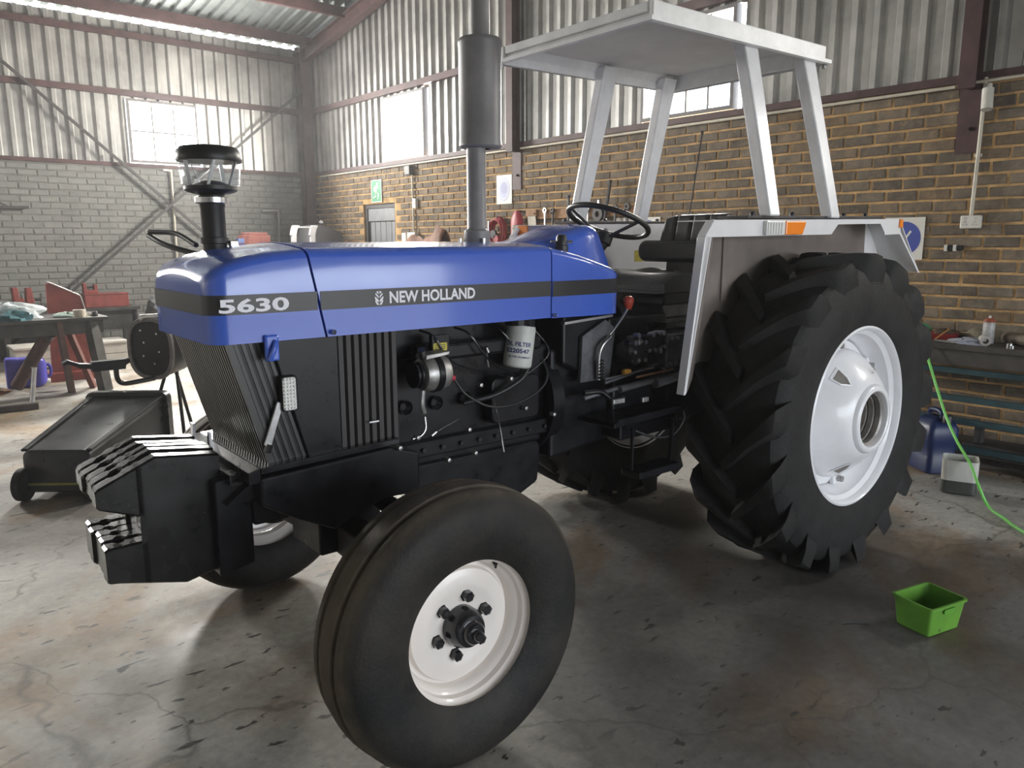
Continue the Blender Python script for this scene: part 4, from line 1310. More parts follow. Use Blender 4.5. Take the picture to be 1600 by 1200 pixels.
# front wheels ---------------------------------------------------------------------
def front_wheel(side):
    """side -1: towards the viewer"""
    yc = side * YFR
    o = side
    W = 0.118
    prof = [(0.212, -0.085), (0.224, -0.095), (0.26, -0.108), (0.30, -W), (0.335, -W + 0.002), (0.365, -0.111), (0.388, -0.098), (0.400, -0.086),
            (0.404, -0.078), (0.410, -0.072), (0.412, -0.050), (0.404, -0.042), (0.404, -0.036), (0.416, -0.028), (0.419, 0.0)]
    prof = prof + [(r, -h) for r, h in reversed(prof[:-1])]
    ty = MB().lathe([(r, h) for r, h in prof], (-WB, yc, RF), 'y', 72).build('front_tyre', M_RUBBERF, TR, smooth=50)
    f = lambda h: o * h
    fl = 0.080
    rim = [(0.2296, fl), (0.2296, fl + 0.004), (0.224, fl + 0.008), (0.217, fl + 0.002), (0.214, fl - 0.010), (0.203, fl - 0.020), (0.201, fl - 0.038), (0.190, fl - 0.048), (0.184, fl - 0.075),
           (0.184, -fl + 0.04), (0.203, -fl + 0.03), (0.214, -fl + 0.01), (0.224, -fl - 0.004), (0.2296, -fl)]
    r = MB().lathe([(a, f(h)) for a, h in rim], (-WB, yc, RF), 'y', 64).build('front_rim', M_CREAM, TR, smooth=40)
    disc = [(0.0, 0.020), (0.060, 0.020), (0.10, 0.024), (0.115, 0.030), (0.130, 0.031), (0.150, 0.026), (0.166, 0.022), (0.170, 0.015), (0.172, 0.006), (0.1835, 0.002)]
    d = MB().lathe([(a, f(h)) for a, h in disc], (-WB, yc, RF), 'y', 64).build('wheel_disc', M_CREAM, r, smooth=40)
    hub = [(0.060, 0.018), (0.060, 0.050), (0.057, 0.058), (0.050, 0.075), (0.046, 0.080), (0.034, 0.082), (0.032, 0.098), (0.028, 0.103), (0.016, 0.104), (0.015, 0.118), (0.012, 0.122), (0.0, 0.122)]
    MB().lathe([(a, f(h)) for a, h in hub], (-WB, yc, RF), 'y', 32).build('hub_cap', M_BLACKGL, r, smooth=40)
    for k in range(6):
        a = math.radians(88 + 60 * k - 12)
        c, s = math.cos(a) * 0.088, math.sin(a) * 0.088
        nut = MB().lathe([(0.0, 0.048), (0.009, 0.048), (0.016, 0.044), (0.017, 0.026), (0.020, 0.024), (0.020, 0.018)], (0, 0, 0), 'y', 6)
        nut.v = [(-WB + c + p[0], yc + f(p[1]), RF + s + p[2]) for p in nut.v]
        nut.build('lug_nut', M_BLACKGL, r)
    if side < 0:
        MB().prism([(-WB + 0.098, RF + 0.182), (-WB + 0.118, RF + 0.176), (-WB + 0.117, RF + 0.145)], 'y', yc - 0.044, yc - 0.040).build('valve_slot', M_PLASTIC, r)
        MB().tube([(-WB + 0.112, yc - 0.046, RF + 0.152), (-WB + 0.108, yc - 0.056, RF + 0.168)], 0.004, 8).build('valve_stem', M_PLASTIC, r)


front_wheel(-1)
front_wheel(1)

# rear wheels ----------------------------------------------------------------------
RR, YRR = 0.729, 0.645


def rear_wheel(side):
    yc = side * YRR
    W = 0.215
    prof = [(0.395, -0.185), (0.41, -0.197), (0.47, -0.210), (0.54, -W), (0.60, -0.208), (0.645, -0.195), (0.668, -0.175), (0.680, -0.13), (0.688, -0.06), (0.690, 0)]
    prof = prof + [(r, -h) for r, h in reversed(prof[:-1])]
    mb = MB().lathe(prof, (0, yc, RR), 'y', 80)
    NL = 17
    P = lambda phi, r, h: (r * math.sin(phi), yc + h, RR + r * math.cos(phi))
    for s in (-1, 1):
        for k in range(NL):
            p0 = 2 * PI * (k + (0.5 if s > 0 else 0)) / NL
            rings = []
            #  lateral position, angle offset, half thickness, base radius, top radius
            for h, dphi, th, rb, rt in ((0.214, 0.10, 0.034, 0.585, 0.620), (0.222, 0.075, 0.044, 0.600, 0.672), (0.212, 0.03, 0.048, 0.62, 0.716), (0.195, 0.0, 0.042, 0.645, 0.7265), (0.15, -0.06, 0.032, 0.67, 0.7285),
                                        (0.10, -0.125, 0.027, 0.68, 0.729), (0.05, -0.20, 0.026, 0.683, 0.729), (0.0, -0.27, 0.026, 0.684, 0.7295), (-0.022, -0.295, 0.022, 0.684, 0.727)):
                ph = p0 + dphi
                a = th / 0.72
                inb = 0.0 if h < 0.2 else 0.012
                rings.append([P(ph - a * 1.45, rb, s * (h - inb)), P(ph - a * 0.9, rt, s * h), P(ph + a * 0.9, rt, s * h), P(ph + a * 1.45, rb, s * (h - inb))])
            mb.rings(rings)
    ty = mb.build('rear_tyre', M_RUBBER, TR, smooth=32)
    f = lambda h: side * h
    fl = 0.1985
    rim = [(0.4105, fl - 0.012), (0.4105, fl), (0.402, fl + 0.004), (0.394, fl - 0.004), (0.390, fl - 0.030), (0.372, fl - 0.045), (0.368, fl - 0.085), (0.352, fl - 0.105), (0.338, fl - 0.17), (0.338, -0.10), (0.372, -0.13), (0.39, -fl + 0.02), (0.4105, -fl)]
    r = MB().lathe([(a, f(h)) for a, h in rim], (0, yc, RR), 'y', 80).build('rear_rim', M_WHITE, TR, smooth=40)
    # cast wheel centre: a deep bowl bulging outwards round the hub
    bowl = [(0.300, 0.075), (0.298, 0.105), (0.290, 0.125), (0.262, 0.160), (0.225, 0.200), (0.195, 0.228), (0.172, 0.243), (0.158, 0.248), (0.152, 0.262), (0.146, 0.268), (0.132, 0.270), (0.126, 0.266), (0.122, 0.250), (0.122, 0.10)]
    c = MB().lathe([(a, f(h)) for a, h in bowl], (0, yc, RR), 'y', 72).build('wheel_centre', M_WHITE, r, smooth=40)
    for i, h in enumerate((0.245, 0.215, 0.185, 0.155)):
        MB().lathe([(0.122, f(h)), (0.112 - 0.006 * i, f(h - 0.006)), (0.112 - 0.006 * i, f(h - 0.028)), (0.122, f(h - 0.030))], (0, yc, RR), 'y', 48).build('hub_step', mat('worn_hub_metal', (0.30, 0.28, 0.26), 0.45, 0.3, var=0.3, scale=12), r, smooth=40)
    MB().lathe([(0.0, f(0.13)), (0.125, f(0.13)), (0.125, f(0.10))], (0, yc, RR), 'y', 40).build('hub_face', MATS['worn_hub_metal'], r, smooth=40)
    MB().lathe([(0.30, f(0.09)), (0.338, f(0.07)), (0.338, f(0.055)), (0.30, f(0.06))], (0, yc, RR), 'y', 60, closed=True).build('mounting_ring', M_WHITE, r, smooth=40)
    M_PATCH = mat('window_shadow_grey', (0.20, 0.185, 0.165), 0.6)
    for k in range(6):
        a = math.radians(98 + 60 * k)
        ca, sa = math.cos(a), math.sin(a)
        # lug where the centre bolts to the rim
        lug = MB().bar((ca * 0.292, yc + f(0.085), RR + sa * 0.292), (ca * 0.345, yc + f(0.085), RR + sa * 0.345), 0.07, 0.024, (0, 1, 0))
        lug.build('rim_lug', M_WHITE, r, bevel=0.006)
        MB().tube([(ca * 0.322, yc + f(0.09), RR + sa * 0.322), (ca * 0.322, yc + f(0.122), RR + sa * 0.322)], 0.015, 6).build('rim_bolt', M_CAST, r)
        # raised three-cornered frame; the opening's shade is painted as a grey patch
        a2 = a + math.radians(30)
        def onb(da, rad):
            # height of the bowl surface at this radius
            for (r0, h0), (r1, h1) in zip(bowl, bowl[1:]):
                if r1 <= rad <= r0:
                    h = h0 + (h1 - h0) * (rad - r0) / (r1 - r0)
                    break
            return (math.cos(a2 + da) * rad, yc + f(h + 0.004), RR + math.sin(a2 + da) * rad)
        if k % 2 == 0:
            tri = [onb(-0.10, 0.268), onb(0.12, 0.268), onb(0.12, 0.24), onb(0.02, 0.215), onb(-0.06, 0.235)]
            fr = MB()
            cx = Vector((0, 0, 0))
            for p in tri:
                cx += Vector(p) / len(tri)
            outer = [tuple(cx + (Vector(p) - cx) * 1.28) for p in tri]
            top = [tuple(Vector(p) + Vector((0, f(0.004), 0))) for p in tri]
            fr.rings([outer, top, tri], True, False)
            fr.build('opening_frame', M_WHITE, r)
            MB().poly(tri).build('hole_shade_patch', M_PATCH, r)
    for da, rad in ((1.2, 0.250), (1.26, 0.250), (1.32, 0.25), (1.23, 0.235), (1.29, 0.235)):
        pass
    # small cast mark
    if side < 0:
        q = [(0.030, 0.205), (0.046, 0.222), (0.062, 0.213), (0.046, 0.196)]
        h = 0.222
        mk = MB()
        pts = [(x, yc + f(h + 0.004), RR + z) for x, z in q]
        ctr = sum((Vector(p) for p in pts), Vector()) / 4
        inn = [tuple(ctr + (Vector(p) - ctr) * 0.66) for p in pts]
        mk.rings([pts, inn], True, False)
        mk.build('cast_mark', MATS['worn_hub_metal'], r)


rear_wheel(-1)
rear_wheel(1)

# fenders ---------------------------------------------------------------------------
M_WELL = mat('taupe_wheel_well', (0.200, 0.170, 0.152), 0.55, var=0.2, scale=4)  # taupe tone laid over the wheel side of the white fender walls


def fender(s):
    """s -1 viewer side. inner wall, slanted front, top plate and folded outer lip"""
    Yi, Yo = s * 0.42, s * 0.60
    t = 0.004
    fm = MB()
    # top plate
    top = [(-0.80, 1.590), (0.76, 1.618)]
    fm.rings([[(x, y, z) for y, z in ((Yi, z0), (Yo, z0), (Yo, z0 - t), (Yi, z0 - t))] for x, z0 in top])
    # outer lip hanging from the top plate, with the raised cut-out
    lip = [(-0.80, 1.590), (0.76, 1.618), (0.765, 1.575), (0.775, 1.552), (0.60, 1.548), (0.55, 1.592), (0.14, 1.584), (0.085, 1.538), (-0.81, 1.524), (-0.845, 1.524)]
    fm.prism(lip, 'y', Yo - 0.003, Yo + 0.003)
    f = fm.build('fender', M_WHITE, TR)
    # inner wall
    iw = [(-0.60, 1.594), (0.76, 1.618), (1.0, 1.345), (0.92, 1.33), (0.78, 1.40), (0.55, 1.0), (-0.55, 0.90), (-0.66, 0.95)]
    MB().prism(iw, 'y', Yi - 0.003, Yi + 0.003).build('inner_wall', M_WHITE, f)
    iw2 = [(-0.60, 1.585), (0.75, 1.605), (0.76, 1.42), (0.55, 1.0), (-0.55, 0.91), (-0.65, 0.96)]
    MB().prism(iw2, 'y', Yi + s * 0.0035, Yi + s * 0.006).build('wheel_well_skin', M_WELL, f)
    # slanted front
    fr = MB()
    A = [(-0.60, Yi, 1.592), (-0.80, Yo, 1.592), (-0.845, Yo, 1.53), (-0.935, Yo, 0.915), (-0.67, Yi, 0.93)]
    n = Vector((0.005, 0, 0))
    fr.rings([A, [tuple(Vector(p) + n) for p in A]])
    fr.build('front_wall', M_WHITE, f)
    cw = MB()
    n2 = Vector((0.0075, 0, 0))
    A2 = [(-0.605, Yi + s * 0.006, 1.588), (-0.79, Yo - s * 0.004, 1.588), (-0.835, Yo - s * 0.004, 1.53), (-0.925, Yo - s * 0.004, 0.92), (-0.67, Yi + s * 0.006, 0.935)]
    cw.rings([[tuple(Vector(p) + n) for p in A2], [tuple(Vector(p) + n2) for p in A2]])
    cw.build('front_wall_skin', M_WELL, f)
    # folded edge down the front
    e = MB()
    for a, b in (((-0.80, 1.588), (-0.852, 1.526)), ((-0.852, 1.526), (-0.945, 0.912))):
        e.bar((a[0], Yo - s * 0.014, a[1]), (b[0], Yo - s * 0.014, b[1]), 0.040, 0.010, (1, 0, 0))
    e.build('front_edge', M_WHITE, f, bevel=0.003)
    # rear skirt
    rs = MB()
    B = [(0.76, Yi, 1.618), (0.76, Yo, 1.618), (1.03, Yo, 1.345), (1.03, Yi, 1.345)]
    n = Vector((0.004, 0, 0.004))
    rs.rings([B, [tuple(Vector(p) - n) for p in B]])
    rs.build('rear_skirt', M_WHITE, f)
    MB().prism([(0.60, 1.548), (0.775, 1.552), (1.035, 1.338), (1.02, 1.338), (0.765, 1.542), (0.60, 1.538)], 'y', Yo - 0.003, Yo + 0.003).build('rear_lip', M_WHITE, f)
    # vertical stiffener on the inner wall
    MB().prism([(-0.50, 1.58), (-0.46, 1.58), (-0.46, 1.25), (-0.50, 1.25)], 'y', Yi + s * 0.006, Yi + s * 0.016).build('stiffener', M_WELL, f, bevel=0.003)
    # marker lamp
    l0 = MB().prism([(-0.468, 1.5325), (-0.468, 1.590), (-0.33, 1.592), (-0.33, 1.534)], 'y', Yo + s * 0.003, Yo + s * 0.022).build('marker_lamp', M_CLEAR, f, bevel=0.003)
    for i in range(6):
        x = -0.462 + 0.02 * i
        MB().box(x, x + 0.006, min(Yo + s * 0.022, Yo + s * 0.025), max(Yo + s * 0.022, Yo + s * 0.025), 1.538, 1.584).build('lens_rib', M_CLEAR, l0)
    MB().prism([(-0.329, 1.534), (-0.329, 1.592), (-0.182, 1.594), (-0.172, 1.586), (-0.196, 1.536)], 'y', Yo + s * 0.003, Yo + s * 0.026).build('amber_lens', M_ORANGE, f, bevel=0.005)
    MB().prism([(0.745, 1.575), (0.745, 1.617), (0.775, 1.617), (0.78, 1.575)], 'y', Yo, Yo + s * 0.012).build('rear_amber', M_ORANGE, f, bevel=0.003)
    # front edge amber seen from the nose
    MB().box(-0.815, -0.80, min(Yo - s * 0.085, Yo - s * 0.015), max(Yo - s * 0.085, Yo - s * 0.015), 1.535, 1.588).build('front_amber', M_ORANGE, f, bevel=0.004) if s > 0 else None
    # base channel for the canopy posts with bolt heads
    b = MB().prism([(-0.56, 1.600), (-0.56, 1.612), (0.58, 1.628), (0.58, 1.616)], 'y', Yi + s * 0.02, Yo - s * 0.01).build('post_rail', M_DARKSTEEL, f, bevel=0.002)
    for x in (-0.50, -0.385, -0.20, 0.09, 0.24, 0.45):
        z = 1.612 + (x + 0.56) * 0.014
        MB().lathe([(0.012, z), (0.012, z + 0.010), (0.006, z + 0.016), (0, z + 0.016)], (x, Yo - s * 0.03, 0), 'z', 8).build('rail_bolt', M_BLACK, f)


fender(-1)
fender(1)
MB().prism([(-0.56, 1.44), (-0.56, 1.50), (-0.49, 1.50), (-0.49, 1.44)], 'y', 0.4155, 0.4165).build('warning_decal', M_YELLOW, TR)
MB().prism([(-0.12, 1.40), (-0.12, 1.46), (-0.04, 1.46), (-0.04, 1.40)], 'y', 0.4155, 0.4165).build('warning_decal', M_YELLOW, TR)

# canopy ----------------------------------------------------------------------------
CY, CX0, CX1 = 0.455, -1.03, 0.195
cn = MB()
skz = lambda x: 2.305 + (x - CX0) * 0.012
ctop = lambda x: skz(x) + 0.085
# pressed roof skin: lip, slanted sides, raised panel
outl = [(CX0 - 0.012, -CY - 0.012), (CX1 + 0.03, -CY - 0.012), (CX1 + 0.03, CY + 0.012), (CX0 - 0.012, CY + 0.012)]


def cring(sh, dz, z_of=skz):
    return [(x + (sh if x < -0.5 else -sh), y + (sh if y < 0 else -sh), z_of(x) + dz) for x, y in outl]


cn.rings([cring(0.012, 0.0), cring(0.0, 0.004), cring(0.0, 0.020), cring(0.022, 0.024), cring(0.070, 0.080), cring(0.12, 0.092), cring(0.13, 0.110), cring(0.30, 0.114)], True, False)
cn.poly(cring(0.30, 0.114))
can = cn.build('canopy', M_CANOPY, TR, smooth=25, recalc=True)
cl = MB()
cl.poly([(x * 0.96, y * 0.93, skz(x) + 0.072) for x, y in outl])
cl.build('ceiling_panel', mat('canopy_lining', (0.74, 0.74, 0.75), 0.55, var=0.08, scale=4), can, recalc=False)
# hanging skirts (side beams, front and rear beams)
for s in (-1, 1):
    MB().prism([(CX0 + 0.01, skz(CX0) + 0.002), (CX1, skz(CX1) + 0.002), (CX1, skz(CX1) + 0.08), (CX0 + 0.01, skz(CX0) + 0.08)], 'y', s * (CY - 0.012) - 0.010, s * (CY - 0.012) + 0.010).build('side_beam', M_CANOPY, can, bevel=0.004)
MB().prism([(-CY + 0.03, skz(CX1) + 0.0), (CY - 0.03, skz(CX1) + 0.0), (CY - 0.03, skz(CX1) + 0.08), (-CY + 0.03, skz(CX1) + 0.08)], 'x', CX1 - 0.05, CX1 - 0.03).build('rear_beam', M_CANOPY, can, bevel=0.004)
MB().prism([(-CY + 0.03, skz(CX0) + 0.045), (CY - 0.03, skz(CX0) + 0.045), (CY - 0.03, skz(CX0) + 0.08), (-CY + 0.03, skz(CX0) + 0.08)], 'x', CX0 + 0.012, CX0 + 0.03).build('front_beam', M_CANOPY, can, bevel=0.004)
MB().box(CX0 + 0.10, CX0 + 0.15, -0.40, -0.36, skz(CX0) + 0.040, skz(CX0) + 0.052).build('clip', M_CHROME, can)
for x, y in ((CX1 + 0.02, -CY + 0.02), (CX0 + 0.01, CY - 0.01)):
    MB().tube([(x, y, skz(x) - 0.014), (x, y, skz(x) + 0.02)], 0.009, 8).build('canopy_bolt', M_CHROME, can)
M_POST = mat('white_post_paint', (0.76, 0.77, 0.80), 0.30, coat=0.3, var=0.10, scale=8)
for s in (-1, 1):
    for xb, xt in ((-0.395, -0.375), (0.10, 0.085)):
        post = MB()
        rings = []
        for z, x, y, w, d in ((1.612, xb, 0.585, 0.078, 0.055), (2.0, xb + (xt - xb) * 0.55, 0.490, 0.090, 0.058), (2.372, xt, 0.398, 0.100, 0.060)):
            rings.append([(x - w / 2, s * (y - d / 2), z), (x + w / 2, s * (y - d / 2), z), (x + w / 2, s * (y + d / 2), z), (x - w / 2, s * (y + d / 2), z)])
        post.rings(rings)
        post.build('canopy_post', M_POST, TR, bevel=0.008)

# steering wheel and column -----------------------------------------------------------
SC, SR = Vector((-0.765, 0.0, 1.597)), 0.185
tilt = Matrix.Rotation(math.radians(22), 3, 'Y')
ring = []
sw = MB()
for k in range(48):
    a = 2 * PI * k / 48
    ring.append([tuple(SC + tilt @ Vector(((SR + 0.0125 * math.cos(b)) * math.cos(a), (SR + 0.0125 * math.cos(b)) * math.sin(a), 0.0125 * math.sin(b)))) for b in [2 * PI * j / 10 for j in range(10)]])
sw.rings(ring, True, False, True)
swo = sw.build('steering_wheel', M_PLASTIC, TR, smooth=60)
hubp = SC + tilt @ Vector((0, 0, -0.085))
for k in range(3):
    a = 0.55 + 2 * PI * k / 3
    MB().bar(tuple(hubp), tuple(SC + tilt @ Vector((SR * math.cos(a), SR * math.sin(a), 0))), 0.020, 0.012).build('spoke', M_PLASTIC, swo, bevel=0.003)
hb = MB().lathe([(0.0, -0.13), (0.022, -0.13), (0.030, -0.11), (0.040, -0.105), (0.042, -0.065), (0.030, -0.052), (0, -0.05)], (0, 0, 0), 'z', 24)
hb.v = [tuple(SC + tilt @ Vector(p)) for p in hb.v]
hb.build('wheel_hub', M_PLASTIC, swo, smooth=40)
MB().tube([tuple(SC + tilt @ Vector((0, 0, -0.055))), tuple(SC + tilt @ Vector((0, 0, -0.035)))], 0.010, 10).build('centre_nut', M_CHROME, swo, smooth=40)
MB().tube([tuple(SC + tilt @ Vector((0, 0, -0.12))), (-0.90, 0, 1.30)], 0.022, 14).build('steering_column', M_BLACK, TR, smooth=40)

# seat --------------------------------------------------------------------------------
def cushion(prof_fn, us, name, m, parent):
    return MB().rings([prof_fn(u) for u in us]).build(name, m, parent, smooth=45)


def seat_ring(y):
    e = min(1.0, (0.25 - abs(y)) / 0.06 + 0.25)
    d = 0.045 * math.sqrt(max(0.02, min(1, e)))
    pts = []
    for x, z, t in ((-0.66, 1.305, .6), (-0.60, 1.335, 1), (-0.50, 1.345, 1), (-0.35, 1.335, 1), (-0.24, 1.345, 1), (-0.19, 1.36, .5)):
        pts.append((x, y, z - 0.02 + d * t * 0.8 + 0.025 * (abs(y) / 0.25) ** 2))
    for x, z, t in ((-0.19, 1.33, .5), (-0.35, 1.30, 1), (-0.50, 1.295, 1), (-0.66, 1.29, .6)):
        pts.append((x, y, z - d * t * 0.5))
    return pts


seat = MB().rings([seat_ring(y) for y in (-0.25, -0.235, -0.20, -0.12, -0.05, 0.05, 0.12, 0.20, 0.235, 0.25)]).build('seat_cushion', M_SEAT, TR, smooth=50)
MB().box(-0.60, -0.22, -0.20, 0.20, 1.22, 1.285).build('seat_pan', M_BLACK, seat, bevel=0.01)
MB().prism([(-0.52, 1.155), (-0.54, 1.22), (-0.26, 1.22), (-0.28, 1.155)], 'y', -0.14, 0.14).build('seat_suspension', M_DKG, seat, bevel=0.006)
MB().tube([(-0.655, -0.22, 1.292), (-0.655, 0.22, 1.292)], 0.006, 8).build('piping', M_SEAT, seat)
# backrest: wide low wings with a narrower upper pad of three ribs
wing = MB().prism(rrect(-0.32, 0.30, 1.405, 1.515, 0.05, 6), 'x', -0.235, -0.155).build('backrest', M_SEAT, TR, smooth=60, bevel=0.022, seg=3)
for k in range(4):
    y0, y1 = (-0.215, -0.115, -0.018, 0.08)[k], (-0.118, -0.021, 0.077, 0.175)[k]
    top = 1.640
    pd = MB().prism([(y0, 1.47), (y1, 1.47), (y1 - (0.02 if k == 3 else 0), top - (0.015 if k == 3 else 0)), (y0, top)], 'x', -0.225, -0.165)
    pd.v = [(p[0] + (p[2] - 1.47) * 0.22, p[1], p[2]) for p in pd.v]
    pd.build('back_pad', M_SEAT, wing, bevel=0.016, seg=3)
MB().prism([(-0.22, 1.30), (-0.20, 1.47), (-0.14, 1.47), (-0.15, 1.30)], 'y', -0.18, 0.12).build('back_bracket', M_BLACK, wing, bevel=0.004)

# aerial rod behind the seat
MB().tube([(0.36, 0.44, 1.60), (0.46, 0.44, 2.12)], 0.004, 6).tube([(0.46, 0.44, 2.12), (0.462, 0.44, 2.14)], 0.008, 6).build('aerial', M_PLASTIC, TR)

# ================================================================== things on the floor
# wheelie bin lying on its back
M_BIN = mat('dark_green_black_plastic', (0.016, 0.019, 0.022), 0.34, var=0.35, scale=6, rvar=0.1)
B = thing('wheelie_bin', 'black wheelie bin lying on its back behind the front weights', 'bin', (-2.60, 2.70, 0), math.radians(50.7))


def bin_ring(x, hw, z0, z1, r=0.05):
    return [(x, a, b) for a, b in rrect(-hw, hw, z0, z1, r, 4)]


body = MB().rings([bin_ring(0.0, 0.175, 0.06, 0.27, 0.04), bin_ring(0.02, 0.20, 0.045, 0.305), bin_ring(0.5, 0.228, 0.035, 0.375), bin_ring(0.955, 0.25, 0.03, 0.445),
                   bin_ring(0.955, 0.235, 0.045, 0.43), bin_ring(0.06, 0.185, 0.07, 0.29)]).build('body', M_BIN, B, smooth=35)
MB().rings([bin_ring(0.93, 0.252, 0.028, 0.448), bin_ring(0.93, 0.285, 0.0, 0.475), bin_ring(1.0, 0.285, 0.0, 0.475), bin_ring(1.0, 0.24, 0.042, 0.435)], True, False).build('rim', M_BIN, B, smooth=35)
for s in (-1, 1):
    MB().bar((0.02, s * 0.19, 0.303), (0.93, s * 0.24, 0.443), 0.035, 0.018).build('edge_rib', M_BIN, B, bevel=0.006)
    w = MB().lathe([(0.0, -0.025), (0.07, -0.025), (0.098, -0.02), (0.10, 0), (0.098, 0.02), (0.07, 0.025), (0, 0.025)], (0.0, s * 0.20, 0.10), 'y', 28).build('wheel', M_RUBBER, B, smooth=40)
    MB().lathe([(0.0, -0.028), (0.05, -0.028), (0.055, -0.025)], (0.0, s * 0.20, 0.10), 'y', 20).build('wheel_cap', M_BIN, w, smooth=40)
MB().tube([(0.0, -0.2, 0.10), (0.0, 0.2, 0.10)], 0.010, 8).build('axle', mat('olive_steel', (0.20, 0.20, 0.06), 0.4, 0.5), B)

# drum-shaped machine with a bent arm, behind the nose
D = thing('drum_machine', 'black oval drum machine with bent handle arm behind the tractor nose', 'machine', (-1.709, 3.808, -0.226))
D.scale = (1.15, 1.15, 1.15)
dn = Vector((-0.80, -0.60, 0))
ds = Vector((-0.60, 0.80, 0))


def oval(c, a, b, n=32, k=2.6):
    out = []
    for i in range(n):
        t = 2 * PI * i / n
        ct, st = math.cos(t), math.sin(t)
        out.append(Vector(c) + ds * (a * math.copysign(abs(ct) ** (2 / k), ct)) + Vector((0, 0, 1)) * (b * math.copysign(abs(st) ** (2 / k), st)))
    return out


c0 = Vector((0, 0, 0.82))
drum = MB().rings([oval(c0 - dn * 0.30, 0.10, 0.14), oval(c0 - dn * 0.22, 0.15, 0.18), oval(c0 - dn * 0.04, 0.165, 0.195), oval(c0, 0.165, 0.20)]).build('drum', M_BLACK, D, smooth=40)
MB().rings([oval(c0 - dn * 0.01, 0.166, 0.198), oval(c0 + dn * 0.004, 0.175, 0.208), oval(c0 + dn * 0.018, 0.17, 0.203), oval(c0 + dn * 0.018, 0.148, 0.182), oval(c0 + dn * 0.001, 0.146, 0.18)], True, False).build('rim', mat('worn_grey_rim', (0.17, 0.16, 0.16), 0.45, 0.4, var=0.3, scale=20), D, smooth=40)
for a, b in ((-0.05, 0.10), (0.05, 0.04), (-0.06, -0.02), (0.06, -0.05), (-0.02, -0.10), (0.07, 0.12)):
    p = c0 + dn * 0.002 + ds * a + Vector((0, 0, b))
    MB().tube([p, p + dn * 0.006], 0.007, 8).build('screw', M_CHROME, D)
p = c0 + Vector((0, 0, 0.205))
MB().tube([p + dn * 0.02 + ds * 0.05, p - dn * 0.10 - ds * 0.02], 0.022, 10).build('handle', M_CAST, D, smooth=40)
MB().tube(smoothcurve([(0.0, -0.02, 0.625), (-0.10, -0.02, 0.615), (-0.19, -0.02, 0.612), (-0.225, -0.02, 0.64), (-0.23, -0.02, 0.70), (-0.225, -0.02, 0.73)], 6), 0.016, 10).build('bent_arm', M_BLACKGL, D, smooth=40)
MB().rings([[(x, y, z0 + dz) for y, dz in ((-0.05, -h), (0.01, -h), (0.01, h), (-0.05, h))] for x, z0, h in ((-0.53, 0.775, 0.008), (-0.50, 0.785, 0.012), (-0.44, 0.755, 0.014), (-0.375, 0.745, 0.016), (-0.37, 0.742, 0.030), (-0.18, 0.742, 0.032), (-0.175, 0.755, 0.02), (-0.15, 0.762, 0.012))]).build('pedal_lever', M_BLACK, D, smooth=30)
for a, b in (((0.13, 0.1, 0.70), (-0.02, 0.2, 0.197)), ((0.16, 0.1, 0.70), (0.30, 0.25, 0.197)), ((0.18, 0.12, 0.72), (0.12, -0.15, 0.197))):
    MB().tube([a, b], 0.012, 8).build('leg', M_BLACK, D)

# green crate with an oily part in it
C = thing('plastic_crate', 'small lime green plastic crate standing on the dark floor', 'crate', (-0.30, -1.305, 0), math.radians(-14))
M_LIME = mat('lime_plastic', (0.105, 0.27, 0.030), 0.42, var=0.15, scale=9)
HX, HY, HZ = 0.105, 0.083, 0.125


def crate_ring(ex, z, r=0.014):
    return [(a, b, z) for a, b in rrect(-HX - ex, HX + ex, -HY - ex, HY + ex, r, 3)]


MB().rings([crate_ring(-0.016, 0.0), crate_ring(-0.012, 0.004), crate_ring(0.0, HZ - 0.012), crate_ring(0.006, HZ - 0.010), crate_ring(0.006, HZ), crate_ring(-0.002, HZ), crate_ring(-0.014, 0.006)]).build('tub', M_LIME, C, smooth=30)
for s in (-1, 1):
    MB().prism(rrect(-0.035, 0.035, HZ - 0.034, HZ - 0.016, 0.008), 'y', s * (HY + 0.0035) - 0.003, s * (HY + 0.0035) + 0.003).build('hand_grip', mat('lime_dark', (0.08, 0.25, 0.02), 0.5), C)
o = MB().lathe([(0.0, 0.0), (0.03, 0.0), (0.034, 0.01), (0.034, 0.035), (0.022, 0.045), (0.022, 0.06), (0, 0.06)], (-0.345, -1.285, 0.0065), 'z', 20).build('machine_part', M_DKG, smooth=40)
tag(o, 'dark greasy round part lying in the green crate', 'part')
o = MB().bar((-0.27, -1.34, 0.016), (-0.35, -1.36, 0.02), 0.022, 0.016).build('steel_offcut', M_DARKSTEEL, bevel=0.003)
tag(o, 'short dark steel piece lying in the green crate', 'offcut')
o = MB().tube(smoothcurve([(-0.47, -1.15, 0.004), (-0.52, -1.10, 0.006), (-0.55, -1.08, 0.004)], 5), 0.003, 6).build('wire_scrap', M_PLASTIC)
tag(o, 'short black wire scrap on the floor beside the green crate', 'wire')

